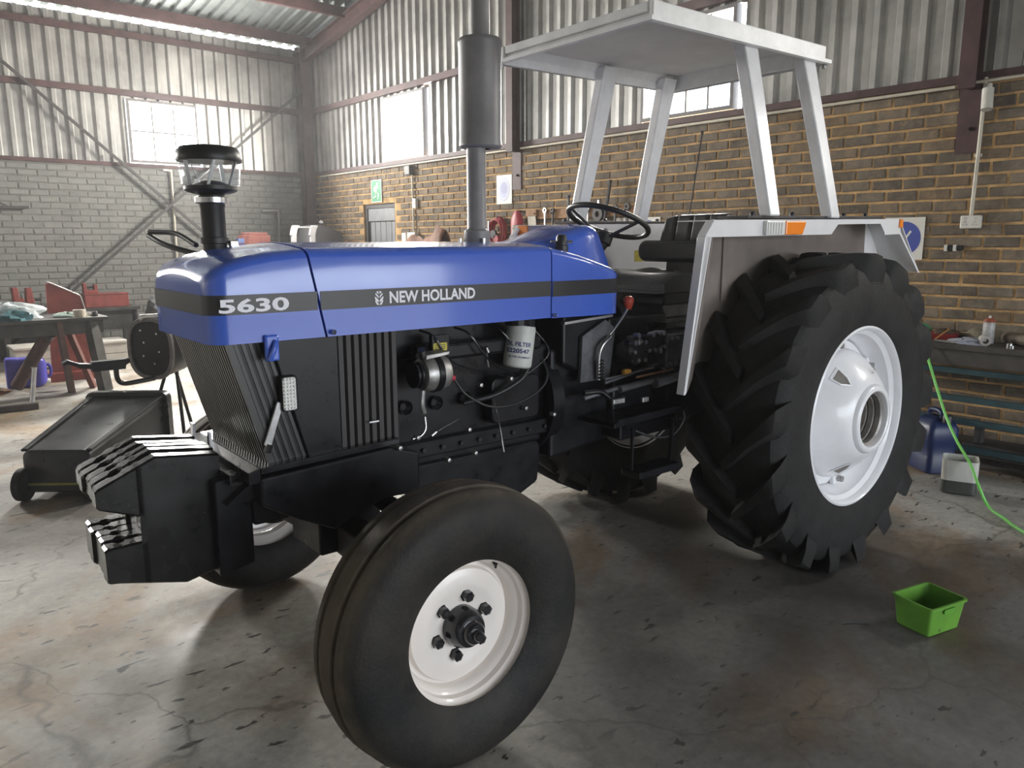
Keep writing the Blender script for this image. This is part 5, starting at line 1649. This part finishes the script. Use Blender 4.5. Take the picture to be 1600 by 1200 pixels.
# jerry can, cut-off tub and hose under the bench ---------------------------------
def jerry_can(label, loc, rz, mcol, lying=False):
    t = thing('jerry_can', label, 'jerry can', loc, rz)
    m = MB()
    L, Wd, H = (0.16 if lying else 0.115), 0.105, 0.40
    rr = lambda z, ex, r=0.035: [(a, b, z) for a, b in rrect(-L - ex, L + ex, -Wd - ex, Wd + ex, r, 4)]
    m.rings([rr(0.0, -0.02), rr(0.012, 0), rr(0.10, 0), rr(0.115, -0.006), rr(0.20, -0.006), rr(0.215, 0), rr(0.30, 0), rr(0.345, -0.02), rr(0.37, -0.055), rr(0.375, -0.08)])
    h = MB().tube(smoothcurve([(-0.06, 0, 0.355), (-0.055, 0, 0.40), (0.0, 0, 0.412), (0.06, 0, 0.40), (0.065, 0, 0.355)], 5), 0.016, 10)
    cp = MB().lathe([(0.03, 0.35), (0.03, 0.395), (0.026, 0.40), (0, 0.40)], (-0.115, 0, 0), 'z', 20)
    for mb in (m, h, cp):
        if lying:
            mb.v = [(p[2] - 0.2, p[1], p[0] + L) for p in mb.v]
    m.build('body', mcol, t, smooth=40)
    h.build('handle', mcol, t, smooth=50)
    cp.build('cap', M_PLASTIC if not lying else M_BOX, t, smooth=40)
    return t


M_JBLUE = mat('blue_canister_plastic', (0.009, 0.019, 0.078), 0.4, var=0.2, scale=5)
M_JVIO = mat('violet_blue_plastic', (0.075, 0.065, 0.42), 0.42, var=0.2, scale=6)
jerry_can('dark blue jerry can on the floor between rear tyre and bench', (1.95, -0.45, 0), math.radians(55), M_JBLUE)
jerry_can('violet blue canister lying on its side under the left work table', (-2.06, 7.12, 0), math.radians(-8), M_JVIO, lying=True)
M_TUB = mat('milky_plastic', (0.50, 0.49, 0.45), 0.5, var=0.12, scale=8)
t = thing('cut_tub', 'milky cut-off canister holding dark oil in front of the bench', 'tub', (1.60, -0.74, 0), math.radians(20))
rr = lambda z, ex, r=0.03: [(a, b, z) for a, b in rrect(-0.09 - ex, 0.09 + ex, -0.095 - ex, 0.095 + ex, r, 4)]
MB().rings([rr(0.085, 0.0002), rr(0.21, 0.002), rr(0.21, -0.002), rr(0.03, -0.004)], True, False).build('upper_wall', M_TUB, t, smooth=40)
MB().rings([rr(0.0, -0.012), rr(0.01, 0), rr(0.085, 0.0)], True, True).build('oil_filled_base', mat('oil_dark_plastic', (0.055, 0.058, 0.052), 0.4, var=0.2, scale=8), t, smooth=40)
o = MB().tube(smoothcurve([(2.22, -0.22, 0.85), (2.10, -0.26, 0.865), (2.035, -0.29, 0.845), (2.0, -0.346, 0.737), (1.93, -0.435, 0.584), (1.80, -0.562, 0.41), (1.66, -0.687, 0.295), (1.47, -0.83, 0.225), (1.36, -0.921, 0.137), (1.34, -0.99, 0.03), (1.236, -1.107, 0.012), (1.089, -1.241, 0.012), (0.7, -1.7, 0.012), (0.2, -2.6, 0.012)], 10), 0.0085, 10).build('garden_hose', mat('bright_green_hose', (0.20, 0.62, 0.13), 0.35), smooth=60)
tag(o, 'bright green hose hanging off the bench and trailing over the floor', 'hose')

# right bench -----------------------------------------------------------------------
M_TEAL = mat('dark_teal_steel', (0.030, 0.065, 0.075), 0.55, var=0.3, scale=7)
M_BENCHTOP = mat('greasy_bench_top', (0.060, 0.052, 0.045), 0.6, var=0.4, scale=6)
WBN = thing('workbench', 'long dark workbench with teal rails against the brick wall', 'workbench', (0, 0, 0))
MB().box(2.06, 2.645, -2.6, 1.0, 0.80, 0.838).build('bench_top', M_BENCHTOP, WBN, bevel=0.004)
MB().box(2.075, 2.10, -2.58, 0.98, 0.70, 0.80).build('apron', M_BENCHTOP, WBN)
for z in (0.64, 0.455, 0.305, 0.125):
    MB().box(2.10, 2.13, -2.58, 0.98, z, z + 0.04).build('rail', M_TEAL, WBN, bevel=0.003)
for y in (-2.5, -1.05, 0.85):
    for x in (2.13, 2.58):
        MB().box(x, x + 0.05, y, y + 0.05, 0, 0.80).build('leg', M_TEAL, WBN, bevel=0.003)
MB().box(2.13, 2.62, -2.55, 0.95, 0.10, 0.122).build('bottom_shelf', M_BENCHTOP, WBN)
o = MB().bar((2.25, -0.62, 0.17), (2.25, -0.62, 0.30), 0.05, 0.05).box(2.17, 2.4, -0.95, -0.55, 0.1235, 0.17).build('scrap_iron', M_DARKSTEEL, bevel=0.004)
tag(o, 'dark piece of scrap iron on the bottom shelf of the bench', 'scrap')
BT = 0.8385
# things on it
t = thing('spray_bottle', 'grey canister with rust red shoulder standing on the bench', 'bottle', (2.28, -0.60, BT))
MB().lathe([(0.0, 0.0), (0.034, 0.0), (0.035, 0.004), (0.035, 0.135), (0.034, 0.14)], (0, 0, 0), 'z', 24).build('body', mat('scuffed_white_can', (0.42, 0.41, 0.40), 0.45, var=0.35, scale=18), t, smooth=40)
MB().lathe([(0.034, 0.14), (0.036, 0.142), (0.033, 0.155), (0.018, 0.168), (0, 0.168)], (0, 0, 0), 'z', 24).build('shoulder', mat('rust_red_cap', (0.28, 0.07, 0.035), 0.5), t, smooth=40)
MB().lathe([(0.008, 0.166), (0.008, 0.182), (0.0, 0.184)], (0, 0, 0), 'z', 12).build('nozzle', M_BOX, t, smooth=40)


def lump(name, label, cat, loc, size, m, seed, rz=0.0, n=14, k=10, rough=0.25):
    """a crumpled soft thing resting on its flat underside"""
    rnd = random.Random(seed)
    ph = [(rnd.uniform(1, 4), rnd.uniform(1, 4), rnd.uniform(0, 6)) for _ in range(6)]
    mb = MB()
    rings = []
    for i in range(k + 1):
        v = i / k
        el = v * PI / 2
        ring = []
        for j in range(n):
            a = 2 * PI * j / n
            w = 1 + rough * sum(math.sin(p * a + q * 3 * v + r) for p, q, r in [(round(p), q, r) for p, q, r in ph]) / 3
            rad = math.cos(el) ** 0.7 * w
            ring.append((size[0] * rad * math.cos(a), size[1] * rad * math.sin(a), size[2] * math.sin(el) * (1 + rough * 0.6 * math.sin(3 * a + ph[0][2] + 4 * v))))
        rings.append(ring)
    mb.rings(rings)
    o = mb.build(name, m, None, smooth=30)
    o.location, o.rotation_euler = loc, (0, 0, rz)
    return tag(o, label, cat)


M_CLOTH = mat('dirty_cloth', (0.23, 0.20, 0.14), 0.9, var=0.5, scale=10)
lump('rag', 'crumpled khaki rag behind the grey canister on the bench', 'rag', (2.46, -0.53, BT), (0.11, 0.16, 0.075), M_CLOTH, 5)
lump('rag', 'brown oily rag on the bench left of the grey canister', 'rag', (2.38, -0.30, BT), (0.09, 0.12, 0.06), mat('brown_rag', (0.12, 0.085, 0.055), 0.9, var=0.5, scale=9), 6)
lump('rag', 'dark olive rag bunched at the right of the bench', 'rag', (2.50, -0.78, BT), (0.09, 0.13, 0.07), mat('olive_rag', (0.13, 0.12, 0.075), 0.9, var=0.5, scale=9), 16)
lump('plastic_bag', 'pale clear plastic bag in front of the grey canister', 'plastic bag', (2.16, -0.535, BT), (0.05, 0.095, 0.035), mat('pale_film', (0.45, 0.48, 0.56), 0.25, var=0.3, scale=25), 8, rough=0.5)
lump('plastic_bag', 'small green plastic wrapper behind the hose end on the bench', 'plastic bag', (2.40, -0.13, BT), (0.06, 0.06, 0.075), mat('green_film', (0.10, 0.28, 0.14), 0.3, var=0.3, scale=20), 9, rough=0.4)
t = thing('tool_tray', 'low red tool tray on the bench beside the hose end', 'tray', (2.27, -0.30, BT), 0.15)
MB().box(-0.06, 0.06, -0.11, 0.11, 0, 0.008).box(-0.06, -0.055, -0.11, 0.11, 0.008, 0.045).box(0.055, 0.06, -0.11, 0.11, 0.008, 0.045).box(-0.055, 0.055, -0.11, -0.105, 0.008, 0.045).box(-0.055, 0.055, 0.105, 0.11, 0.008, 0.045).build('tray', mat('red_tray', (0.30, 0.03, 0.03), 0.45, var=0.2, scale=10), t)
o = MB().tube([(2.13, -0.32, BT + 0.006), (2.27, -0.36, BT + 0.075)], 0.0045, 8).build('rod', mat('orange_rod', (0.45, 0.20, 0.05), 0.45))
tag(o, 'thin orange rod leaning on the red tool tray', 'rod')
o = MB().box(2.10, 2.125, -0.47, -0.33, BT, BT + 0.016).build('pen_knife', M_CAST, bevel=0.005)
tag(o, 'small silver tool lying at the bench edge', 'tool')
t = thing('paper_roll', 'short white paper roll lying at the bench edge', 'roll', (2.16, -0.62, BT + 0.032), math.radians(25))
MB().lathe([(0.018, -0.05), (0.032, -0.05), (0.032, 0.05), (0.018, 0.05)], (0, 0, 0), 'x', 24, closed=True).build('roll', mat('off_white_paper', (0.42, 0.40, 0.36), 0.8), t, smooth=40)
t = thing('filter_cartridge', 'long brown perforated filter cartridge lying on the bench', 'filter', (2.30, -0.80, BT + 0.04), math.radians(60))
MB().lathe([(0.024, -0.14), (0.040, -0.14), (0.040, 0.14), (0.024, 0.14)], (0, 0, 0), 'x', 24, closed=True).build('sleeve', mat('brown_filter_paper', (0.16, 0.125, 0.09), 0.7, var=0.3, scale=40), t, smooth=40)
t = thing('spanner', 'small bright socket piece at the right bench edge', 'tool', (2.11, -0.78, BT))
MB().lathe([(0.010, 0.0), (0.018, 0.0), (0.018, 0.03), (0.010, 0.03)], (0, 0, 0), 'z', 16, closed=True).build('socket', M_CHROME, t, smooth=40)
MB().lathe([(0.006, 0.0), (0.012, 0.0), (0.012, 0.02), (0.006, 0.02)], (-0.02, -0.02, 0), 'z', 12, closed=True).build('drive', M_CHROME, t, smooth=40)

# tools hanging on the right wall behind the tractor --------------------------------------
M_WOOD = mat('orange_brown_wood', (0.36, 0.19, 0.085), 0.7, var=0.3, scale=12)
R = thing('tool_rack', 'orange wooden tool rail fixed to the brick wall', 'tool rack', (XW, 0, 0))
MB().box(-0.05, -0.009, 2.75, 4.30, 1.765, 1.865).build('board', M_WOOD, R, bevel=0.004)
for i in range(6):
    y = 2.85 + i * 0.27
    MB().tube([(-0.05, y, 1.82), (-0.10, y, 1.825)], 0.007, 8).build('peg', M_DARKSTEEL, R)


def hang(name, label, cat, y, parts, group=None):
    t = thing(name, label, cat, (XW - 0.10, y, 0), 0, group)
    for pn, mb, m in parts:
        mb.build(pn, m, t, smooth=40)
    return t


M_RED = mat('red_hose_rubber', (0.36, 0.035, 0.045), 0.5, var=0.25, scale=9)


def hoop(r, y, z, x, tr, n=26, sq=1.25):
    pts = [(x, y + r * math.cos(2 * PI * k / n), z + sq * r * math.sin(2 * PI * k / n)) for k in range(n + 1)]
    return MB().tube(pts, tr, 8, cap=False)


coil = hoop(0.12, 0, 1.64, 0.02, 0.014)
for dr, dx in ((0.10, 0.045), (0.135, 0.05), (0.115, -0.01)):
    q = hoop(dr, 0.01, 1.63, dx, 0.014)
    n0 = len(coil.v)
    coil.v += q.v
    coil.f += [tuple(n0 + i for i in f) for f in q.f]
hang('coiled_hose', 'coiled red hose hanging on the wall nearest the exhaust', 'hose', 4.86, [('coil', coil, M_RED), ('gauge', MB().lathe([(0, -0.03), (0.05, -0.03), (0.05, 0.0), (0, 0)], (-0.05, -0.03, 1.60), 'x', 20), M_PLASTIC), ('red_disc', MB().lathe([(0, -0.03), (0.045, -0.03), (0.045, 0.0), (0, 0)], (-0.05, -0.08, 1.545), 'x', 20), M_RED), ('nozzle', MB().tube([(-0.03, 0.12, 1.76), (-0.03, 0.12, 1.5)], 0.012, 8), M_CHROME), ('hook', MB().tube([(0.0, 0, 1.80), (0.09, 0, 1.80)], 0.008, 8), M_DARKSTEEL)])
hang('red_jacket', 'red and white work jacket hanging beside the coiled hose', 'jacket', 4.50,
     [('jacket_body', MB().rings([[(0.02 + 0.045 * math.cos(a) * w, (0.10 * w + 0.01 * math.sin(5 * a + z * 9)) * math.sin(a), z) for a in [2 * PI * k / 20 for k in range(20)]] for z, w in ((1.36, 1.05), (1.5, 1.0), (1.66, 1.0), (1.76, 0.95), (1.84, 0.6), (1.87, 0.25))]), M_RED),
      ('white_panel', MB().rings([[(-0.012 + 0.03 * math.cos(a), 0.055 * math.sin(a), z) for a in [2 * PI * k / 14 for k in range(14)]] for z in (1.36, 1.5, 1.62, 1.70)]), mat('pale_cloth', (0.45, 0.38, 0.35), 0.85, var=0.5, scale=30)),
      ('hook', MB().tube([(0.0, 0, 1.86), (0.09, 0, 1.86)], 0.008, 8), M_DARKSTEEL)])
hang('hand_saw', 'cream hand saw blade hanging left of the wooden rail', 'saw', 4.26, [('blade', MB().prism([(-0.10, 1.46), (0.05, 1.44), (0.07, 1.80), (-0.06, 1.80)], 'x', 0.03, 0.034), mat('cream_blade', (0.45, 0.40, 0.32), 0.5, var=0.2, scale=9)), ('grip', MB().box(0.02, 0.045, -0.08, 0.09, 1.80, 1.87), M_WOOD), ('hook', MB().tube([(0.03, 0, 1.84), (0.09, 0, 1.84)], 0.008, 8), M_DARKSTEEL)])
for i, (y, L, w) in enumerate(((4.04, 0.34, 0.024), (3.92, 0.26, 0.020), (3.50, 0.30, 0.026), (3.38, 0.22, 0.020), (3.00, 0.28, 0.022), (2.84, 0.24, 0.028))):
    lab = ('long chrome spanner hanging at the left of the wooden rail', 'dark short wrench second from left on the wooden rail', 'dark pipe wrench hanging mid way along the wooden rail', 'short steel chisel hanging right of the pipe wrench',
           'dark pliers hanging behind the steering wheel', 'dark clamp hanging at the right end of the wooden rail')[i]
    mm = (M_CHROME, M_DARKSTEEL, M_DARKSTEEL, M_CAST, M_DARKSTEEL, M_DARKSTEEL)[i]
    hang('hand_tool', lab, 'tool', y, [('shank', MB().box(0.025, 0.04, -w / 2, w / 2, 1.84 - L, 1.84), mm), ('head', MB().lathe([(w * 0.55, -0.012), (w * 1.3, -0.012), (w * 1.3, 0.012), (w * 0.55, 0.012)], (0.032, 0, 1.855), 'x', 14, closed=True), mm), ('jaw', MB().prism([(-w, 1.82 - L), (w, 1.82 - L), (w * 1.3, 1.86 - L), (-w * 1.3, 1.86 - L)], 'x', 0.02, 0.045), mm)], 'tools on the rail')
hang('crowbar', 'tall dark steel bar standing up from the wooden rail', 'bar', 3.67, [('bar', MB().box(0.02, 0.04, -0.012, 0.012, 1.50, 2.0), M_DARKSTEEL), ('claw', MB().box(0.0, 0.04, -0.02, 0.02, 1.98, 2.0), M_DARKSTEEL)])
hang('crowbar', 'leaning dark lever bar behind the far canopy post', 'bar', 3.09, [('bar', MB().bar((0.02, 0.06, 1.62), (0.03, -0.02, 2.11), 0.028, 0.02), M_DARKSTEEL), ('claw', MB().box(0.0, 0.04, -0.035, 0.0, 2.10, 2.125), M_DARKSTEEL)])
hang('pulley_wheel', 'round dark pulley on the wooden rail behind the steering wheel', 'pulley', 3.22, [('sheave', MB().lathe([(0.03, -0.02), (0.07, -0.02), (0.075, 0), (0.07, 0.02), (0.03, 0.02)], (0.02, 0, 1.79), 'x', 24, closed=True), M_DARKSTEEL), ('strap', MB().bar((0.02, 0, 1.85), (0.02, 0, 1.93), 0.02, 0.01), M_CHROME)])
# draped brown hide on a stand by the wall
HD = thing('draped_hide', 'brown hide draped over a trestle against the brick wall', 'hide', (2.35, 5.95, 0))
pts = []
for i in range(15):
    y = 0.48 - i * 0.06
    crest = 1.56 + 0.165 * math.exp(-((y + 0.22) / 0.16) ** 2) + 0.05 * math.exp(-((y - 0.35) / 0.12) ** 2) + (0.012 * math.sin(i * 1.9))
    row = []
    for k in range(9):
        u = (k - 4) / 4
        row.append((0.17 * u + 0.015 * math.sin(i + k * 1.3), y, crest - 0.55 * abs(u) ** 1.6 + 0.012 * math.sin(2.1 * i + k)))
    pts.append(row)
hm_ = MB().rings(pts, False, False)
ho = hm_.build('hide', mat('brown_leather', (0.20, 0.085, 0.045), 0.7, var=0.35, scale=7), HD, smooth=60)
sm = ho.modifiers.new('thick', 'SOLIDIFY')
sm.thickness = 0.012
MB().bar((0, -0.36, 1.46), (0, 0.46, 1.46), 0.06, 0.06).bar((-0.2, -0.3, 0.0), (0, -0.3, 1.46), 0.05, 0.05).bar((0.2, -0.3, 0.0), (0, -0.3, 1.46), 0.05, 0.05).bar((-0.2, 0.4, 0.0), (0, 0.4, 1.46), 0.05, 0.05).bar((0.2, 0.4, 0.0), (0, 0.4, 1.46), 0.05, 0.05).build('trestle', M_DARKSTEEL, HD)
o = MB().box(2.52, 2.645, 4.5, 6.9, 1.36, 1.40).build('wall_shelf', M_WOOD)
tag(o, 'narrow wooden shelf along the brick wall below the hanging tools', 'shelf')

# machine in the far corner -----------------------------------------------------------------
V = thing('corner_machine', 'grey machine with two bright brackets and sloping cover in the corner', 'machine', (1.9, 8.8, 0))
MB().box(-0.35, 0.55, -0.35, 0.35, 0.0, 1.40).build('cabinet', mat('machine_grey', (0.12, 0.12, 0.13), 0.5, var=0.2, scale=5), V, bevel=0.02)
MB().prism([(0.05, 1.40), (0.18, 1.775), (0.28, 1.765), (0.58, 1.66), (0.62, 1.40)], 'y', -0.30, 0.30).build('sloping_cover', mat('machine_dark', (0.075, 0.075, 0.08), 0.5, var=0.2, scale=5), V, bevel=0.01)
for x in (-0.24, 0.06):
    MB().rings([[(x + dx + w * a, -0.36 + b, z) for a, b in ((-1, 0), (1, 0), (1, 0.05), (-1, 0.05))] for z, dx, w in ((1.40, 0, 0.035), (1.60, 0.01, 0.035), (1.62, 0.0, 0.045), (1.70, 0.02, 0.045), (1.76, 0.05, 0.05))]).build('bracket', mat('galvanised_bracket', (0.62, 0.62, 0.64), 0.4, 0.3), V, bevel=0.004)
MB().bar((-0.22, -0.34, 1.735), (0.08, -0.34, 1.735), 0.02, 0.02).build('cross_bar', MATS['galvanised_bracket'], V)
MB().lathe([(0, 0), (0.028, 0.01), (0.032, 0.03), (0, 0.05)], (0.22, -0.33, 1.79), 'z', 14).build('knob', MATS['galvanised_bracket'], V, smooth=40)
MB().tube([(0.40, 0.1, 1.72), (0.49, 0.1, 1.86), (0.57, 0.1, 1.68)], 0.012, 8).build('wire_handle', M_DARKSTEEL, V)
o = MB().box(1.15, 1.50, 8.9, 9.3, 0, 1.62).box(1.18, 1.47, 8.93, 9.27, 1.62, 1.66).build('red_cabinet', mat('faded_red_paint', (0.25, 0.075, 0.06), 0.6, var=0.25, scale=7), bevel=0.008)
tag(o, 'faded red cabinet beside the machine in the far corner', 'cabinet')

# left working area ----------------------------------------------------------------------------
TB = thing('welding_table', 'dark steel work table with sloping red legs on the left', 'table', (0, 0, 0))
M_TABLE = mat('dark_table_steel', (0.050, 0.048, 0.046), 0.5, var=0.4, scale=7)
MB().box(-3.4, -1.40, 6.35, 7.15, 0.735, 0.765).build('table_top', M_TABLE, TB, bevel=0.003)
MB().box(-3.35, -1.45, 6.40, 6.44, 0.60, 0.735).box(-3.35, -1.45, 7.06, 7.10, 0.60, 0.735).build('apron', M_TABLE, TB)
M_RUSTB = mat('brown_red_steel', (0.13, 0.045, 0.035), 0.6, var=0.35, scale=8)
MB().bar((-1.50, 6.33, 0.0), (-1.56, 6.42, 0.735), 0.11, 0.09).build('leg', M_TABLE, TB)
MB().bar((-1.79, 6.45, 0.0), (-1.845, 6.45, 0.735), 0.13, 0.05).build('leg', mat('brown_beam', (0.105, 0.06, 0.05), 0.6, var=0.3, scale=6), TB)
MB().bar((-1.55, 6.62, 0.0), (-1.75, 6.70, 0.735), 0.12, 0.05).build('leg', M_RUSTB, TB)
MB().bar((-3.2, 6.42, 0.0), (-3.2, 6.42, 0.735), 0.1, 0.08).build('leg', M_TABLE, TB)
MB().bar((-3.2, 7.05, 0.0), (-3.2, 7.05, 0.735), 0.1, 0.08).build('leg', M_TABLE, TB)
TT = 0.766
M_FILM = mat('clear_wrap', (0.55, 0.60, 0.62), 0.2, var=0.45, scale=14)
lump('plastic_bag', 'clear crumpled plastic bag on the left work table', 'plastic bag', (-2.20, 6.72, TT), (0.30, 0.14, 0.14), M_FILM, 21, rough=0.35, n=22)
lump('plastic_bag', 'teal bundle in front of the clear bag on the left table', 'plastic bag', (-2.22, 6.43, TT), (0.14, 0.055, 0.09), mat('teal_cloth', (0.06, 0.17, 0.20), 0.6, var=0.4, scale=12), 22, rough=0.3)
lump('cloth', 'pale green folded cloth lying on the left work table', 'cloth', (-1.73, 6.60, TT), (0.13, 0.10, 0.045), mat('pale_green_cloth', (0.28, 0.36, 0.32), 0.8, var=0.3, scale=12), 23, rough=0.3)
t = thing('tape_roll', 'cream tape roll standing on the right end of the left table', 'roll', (-1.645, 6.46, TT))
MB().lathe([(0.040, 0.0), (0.058, 0.0), (0.058, 0.075), (0.040, 0.075)], (0, 0, 0), 'z', 24, closed=True).build('roll', mat('cream_tape', (0.48, 0.44, 0.36), 0.6), t, smooth=40)
o = MB().lathe([(0.0, 0), (0.03, 0), (0.03, 0.04), (0.022, 0.05), (0, 0.05)], (-1.50, 6.48, TT), 'z', 16).build('small_cap', M_PLASTIC, smooth=40)
tag(o, 'small black cap on the corner of the left work table', 'cap')
lump('rag', 'crumpled cream paper beside the tape roll on the left table', 'rag', (-1.565, 6.50, TT), (0.06, 0.05, 0.03), mat('cream_paper', (0.45, 0.42, 0.37), 0.8), 27, rough=0.4)
# red shear standing behind the table
S = thing('lever_shear', 'red plate shear with pale edge rail behind the left work table', 'machine', (0, 0, 0))
M_SHEAR = mat('brick_red_machine', (0.235, 0.050, 0.040), 0.5, var=0.25, scale=6)
MB().prism([(-1.80, 0.10), (-1.77, 1.075), (-1.71, 1.09), (-1.455, 0.93), (-1.41, 0.72), (-1.41, 0.10)], 'y', 7.30, 7.36).build('side_plate', M_SHEAR, S, bevel=0.004)
MB().bar((-1.755, 7.33, 1.098), (-1.45, 7.33, 0.935), 0.08, 0.012).bar((-1.45, 7.33, 0.93), (-1.405, 7.33, 0.72), 0.08, 0.012).build('edge_rail', mat('pale_edge_steel', (0.60, 0.57, 0.55), 0.4, 0.3), S, bevel=0.003)
MB().box(-1.85, -1.36, 7.22, 7.46, 0.0, 0.10).build('foot', M_SHEAR, S, bevel=0.008)
# leaning brown tube and steel bits on the floor
t = thing('leaning_tube', 'brown rusty tube with black cap leaning under the left table', 'tube', (0, 0, 0))
MB().tube([(-2.20, 6.93, 0.045), (-1.93, 6.60, 0.585)], 0.062, 18).build('tube', mat('rusty_brown', (0.085, 0.035, 0.028), 0.55, var=0.4, scale=9), t, smooth=40)
MB().tube([(-1.932, 6.604, 0.58), (-1.915, 6.585, 0.61)], 0.066, 18).build('cap', M_BLACKGL, t, smooth=40)
MB().lathe([(0, 0), (0.018, 0.0), (0.014, 0.02), (0, 0.024)], (-1.875, 6.555, 0.635), 'z', 10).build('bright_nut', M_CHROME, t, smooth=40)
lump('rust_pile', 'rusty brown scrap at the foot of the leaning tube', 'scrap', (-2.44, 6.80, 0), (0.15, 0.09, 0.08), mat('rust_scrap', (0.12, 0.055, 0.025), 0.8, var=0.5, scale=15), 33, rough=0.4)
o = MB().tube([(-2.21, 6.03, 0.012), (-2.15, 6.08, 0.345)], 0.022, 14).tube([(-2.152, 6.082, 0.335), (-2.15, 6.08, 0.35)], 0.027, 14).build('prop_pipe', M_CHROME, smooth=40)
tag(o, 'short bright steel pipe standing tilted on the floor at left', 'pipe')
o = MB().bar((-2.20, 5.76, 0.03), (-2.9, 5.82, 0.03), 0.07, 0.055).build('steel_channel', M_DARKSTEEL, bevel=0.004)
tag(o, 'dark steel channel lying on the floor at the left edge', 'channel')
o = MB().box(-1.60, -1.38, 7.40 + 0.4, 7.95, 0.0, 0.05).build('red_block', M_SHEAR, bevel=0.01)
tag(o, 'small red block on the floor under the left work table', 'block')
# white chest behind the table
CH = thing('wooden_chest', 'long white wooden chest on the floor by the back bench', 'chest', (0, 0, 0))
M_CHEST = mat('white_painted_wood', (0.50, 0.48, 0.44), 0.6, var=0.15, scale=6)
for i, (z0, z1) in enumerate(((0.02, 0.125), (0.13, 0.255))):
    MB().box(-2.0, -0.77, 8.30, 8.75, z0, z1).build('board', M_CHEST, CH, bevel=0.004)
MB().box(-2.02, -0.75, 8.28, 8.77, 0.257, 0.285).build('lid', M_CHEST, CH, bevel=0.004)
MB().box(-1.99, -0.78, 8.32, 8.73, 0.0, 0.02).build('base', M_DARKSTEEL, CH)
lump('sack', 'pale grey sack on the floor at the left edge', 'sack', (-2.62, 7.6, 0), (0.22, 0.2, 0.27), mat('grey_sack', (0.30, 0.29, 0.27), 0.8, var=0.3, scale=9), 41, rough=0.2)
# bench along the back wall with red machines
BB = thing('back_bench', 'dark bench along the grey back wall', 'workbench', (0, 0, 0))
MB().box(-3.6, -0.40, 8.95, 9.60, 0.62, 0.66).build('bench_top', M_TABLE, BB)
MB().box(-3.55, -0.45, 9.0, 9.04, 0.36, 0.62).build('front_panel', M_TABLE, BB)
for x in (-3.5, -2.0, -0.5):
    MB().box(x, x + 0.07, 9.0, 9.07, 0, 0.62).build('leg', M_TABLE, BB)
    MB().box(x, x + 0.07, 9.5, 9.57, 0, 0.62).build('leg', M_TABLE, BB)
M_FRED = mat('dull_red_paint', (0.22, 0.045, 0.038), 0.55, var=0.25, scale=8)
t = thing('red_toolbox', 'long dull red toolbox on the back bench', 'toolbox', (-0.78, 9.15, 0.661))
MB().box(-0.27, 0.27, -0.11, 0.11, 0.0, 0.165).build('body', M_FRED, t, bevel=0.008)
MB().box(-0.275, 0.275, -0.115, 0.115, 0.167, 0.185).build('lid', M_FRED, t, bevel=0.005)


def vice(label, x, y, m):
    t = thing('bench_vice', label, 'vice', (x, y, 0.661))
    MB().box(-0.09, 0.09, -0.08, 0.08, 0.0, 0.10).build('base', m, t, bevel=0.01)
    MB().prism([(-0.11, 0.10), (-0.11, 0.30), (-0.05, 0.30), (-0.04, 0.17), (0.0, 0.17), (0.02, 0.10)], 'y', -0.07, 0.07).build('fixed_jaw', m, t, bevel=0.008)
    MB().prism([(0.03, 0.10), (0.03, 0.17), (0.04, 0.29), (0.10, 0.29), (0.12, 0.10)], 'y', -0.07, 0.07).build('moving_jaw', m, t, bevel=0.008)
    MB().tube([(0.05, -0.02, 0.14), (0.20, -0.06, 0.14)], 0.016, 10).build('screw', M_DARKSTEEL, t)
    MB().tube([(0.19, -0.06, 0.06), (0.19, -0.06, 0.22)], 0.008, 8).build('tommy_bar', M_DARKSTEEL, t)


vice('red bench vice at the left end of the back bench', -1.74, 9.12, M_FRED)
t = thing('red_jack', 'red bottle jack shaped tool standing on the long red toolbox', 'tool', (-0.96, 9.13, 0.846))
MB().box(-0.085, 0.085, -0.06, 0.06, 0.0, 0.05).build('base', M_FRED, t, bevel=0.006)
MB().box(-0.085, -0.045, -0.05, 0.05, 0.05, 0.14).build('cheek', M_FRED, t, bevel=0.004)
MB().box(0.045, 0.085, -0.05, 0.05, 0.05, 0.12).build('cheek', M_FRED, t, bevel=0.004)
MB().tube([(-0.05, 0, 0.09), (0.05, 0, 0.09)], 0.02, 10).build('pin', M_DARKSTEEL, t)
lump('machine_cover', 'black tarpaulin covering equipment behind the drum machine', 'tarpaulin', (-0.18, 8.50, 0), (0.42, 0.35, 0.80), mat('black_tarp', (0.022, 0.022, 0.024), 0.6, bump=0.3, bscale=8), 51, rough=0.14, n=24)

# ================================================================== haze in the shed, added to imitate veiling glare
HAZE = 0.0032
hz = MB().box(XL + 0.02, XW - 0.01, YF + 0.02, YB - 0.01, 0.001, 4.55).build('haze', None)
hm = bpy.data.materials.new('glare_haze')
hm.use_nodes = True
hm.node_tree.nodes.remove(hm.node_tree.nodes['Principled BSDF'])
_v = hm.node_tree.nodes.new('ShaderNodeVolumeScatter')
_v.inputs['Color'].default_value = (0.96, 0.97, 1.0, 1)
_v.inputs['Density'].default_value = HAZE
_v.inputs['Anisotropy'].default_value = 0.4
hm.node_tree.links.new(_v.outputs[0], hm.node_tree.nodes['Material Output'].inputs['Volume'])
hz.data.materials.append(hm)
hz['kind'] = 'stuff'
tag(hz, 'thin haze filling the air of the workshop, added for veiling glare', 'haze')
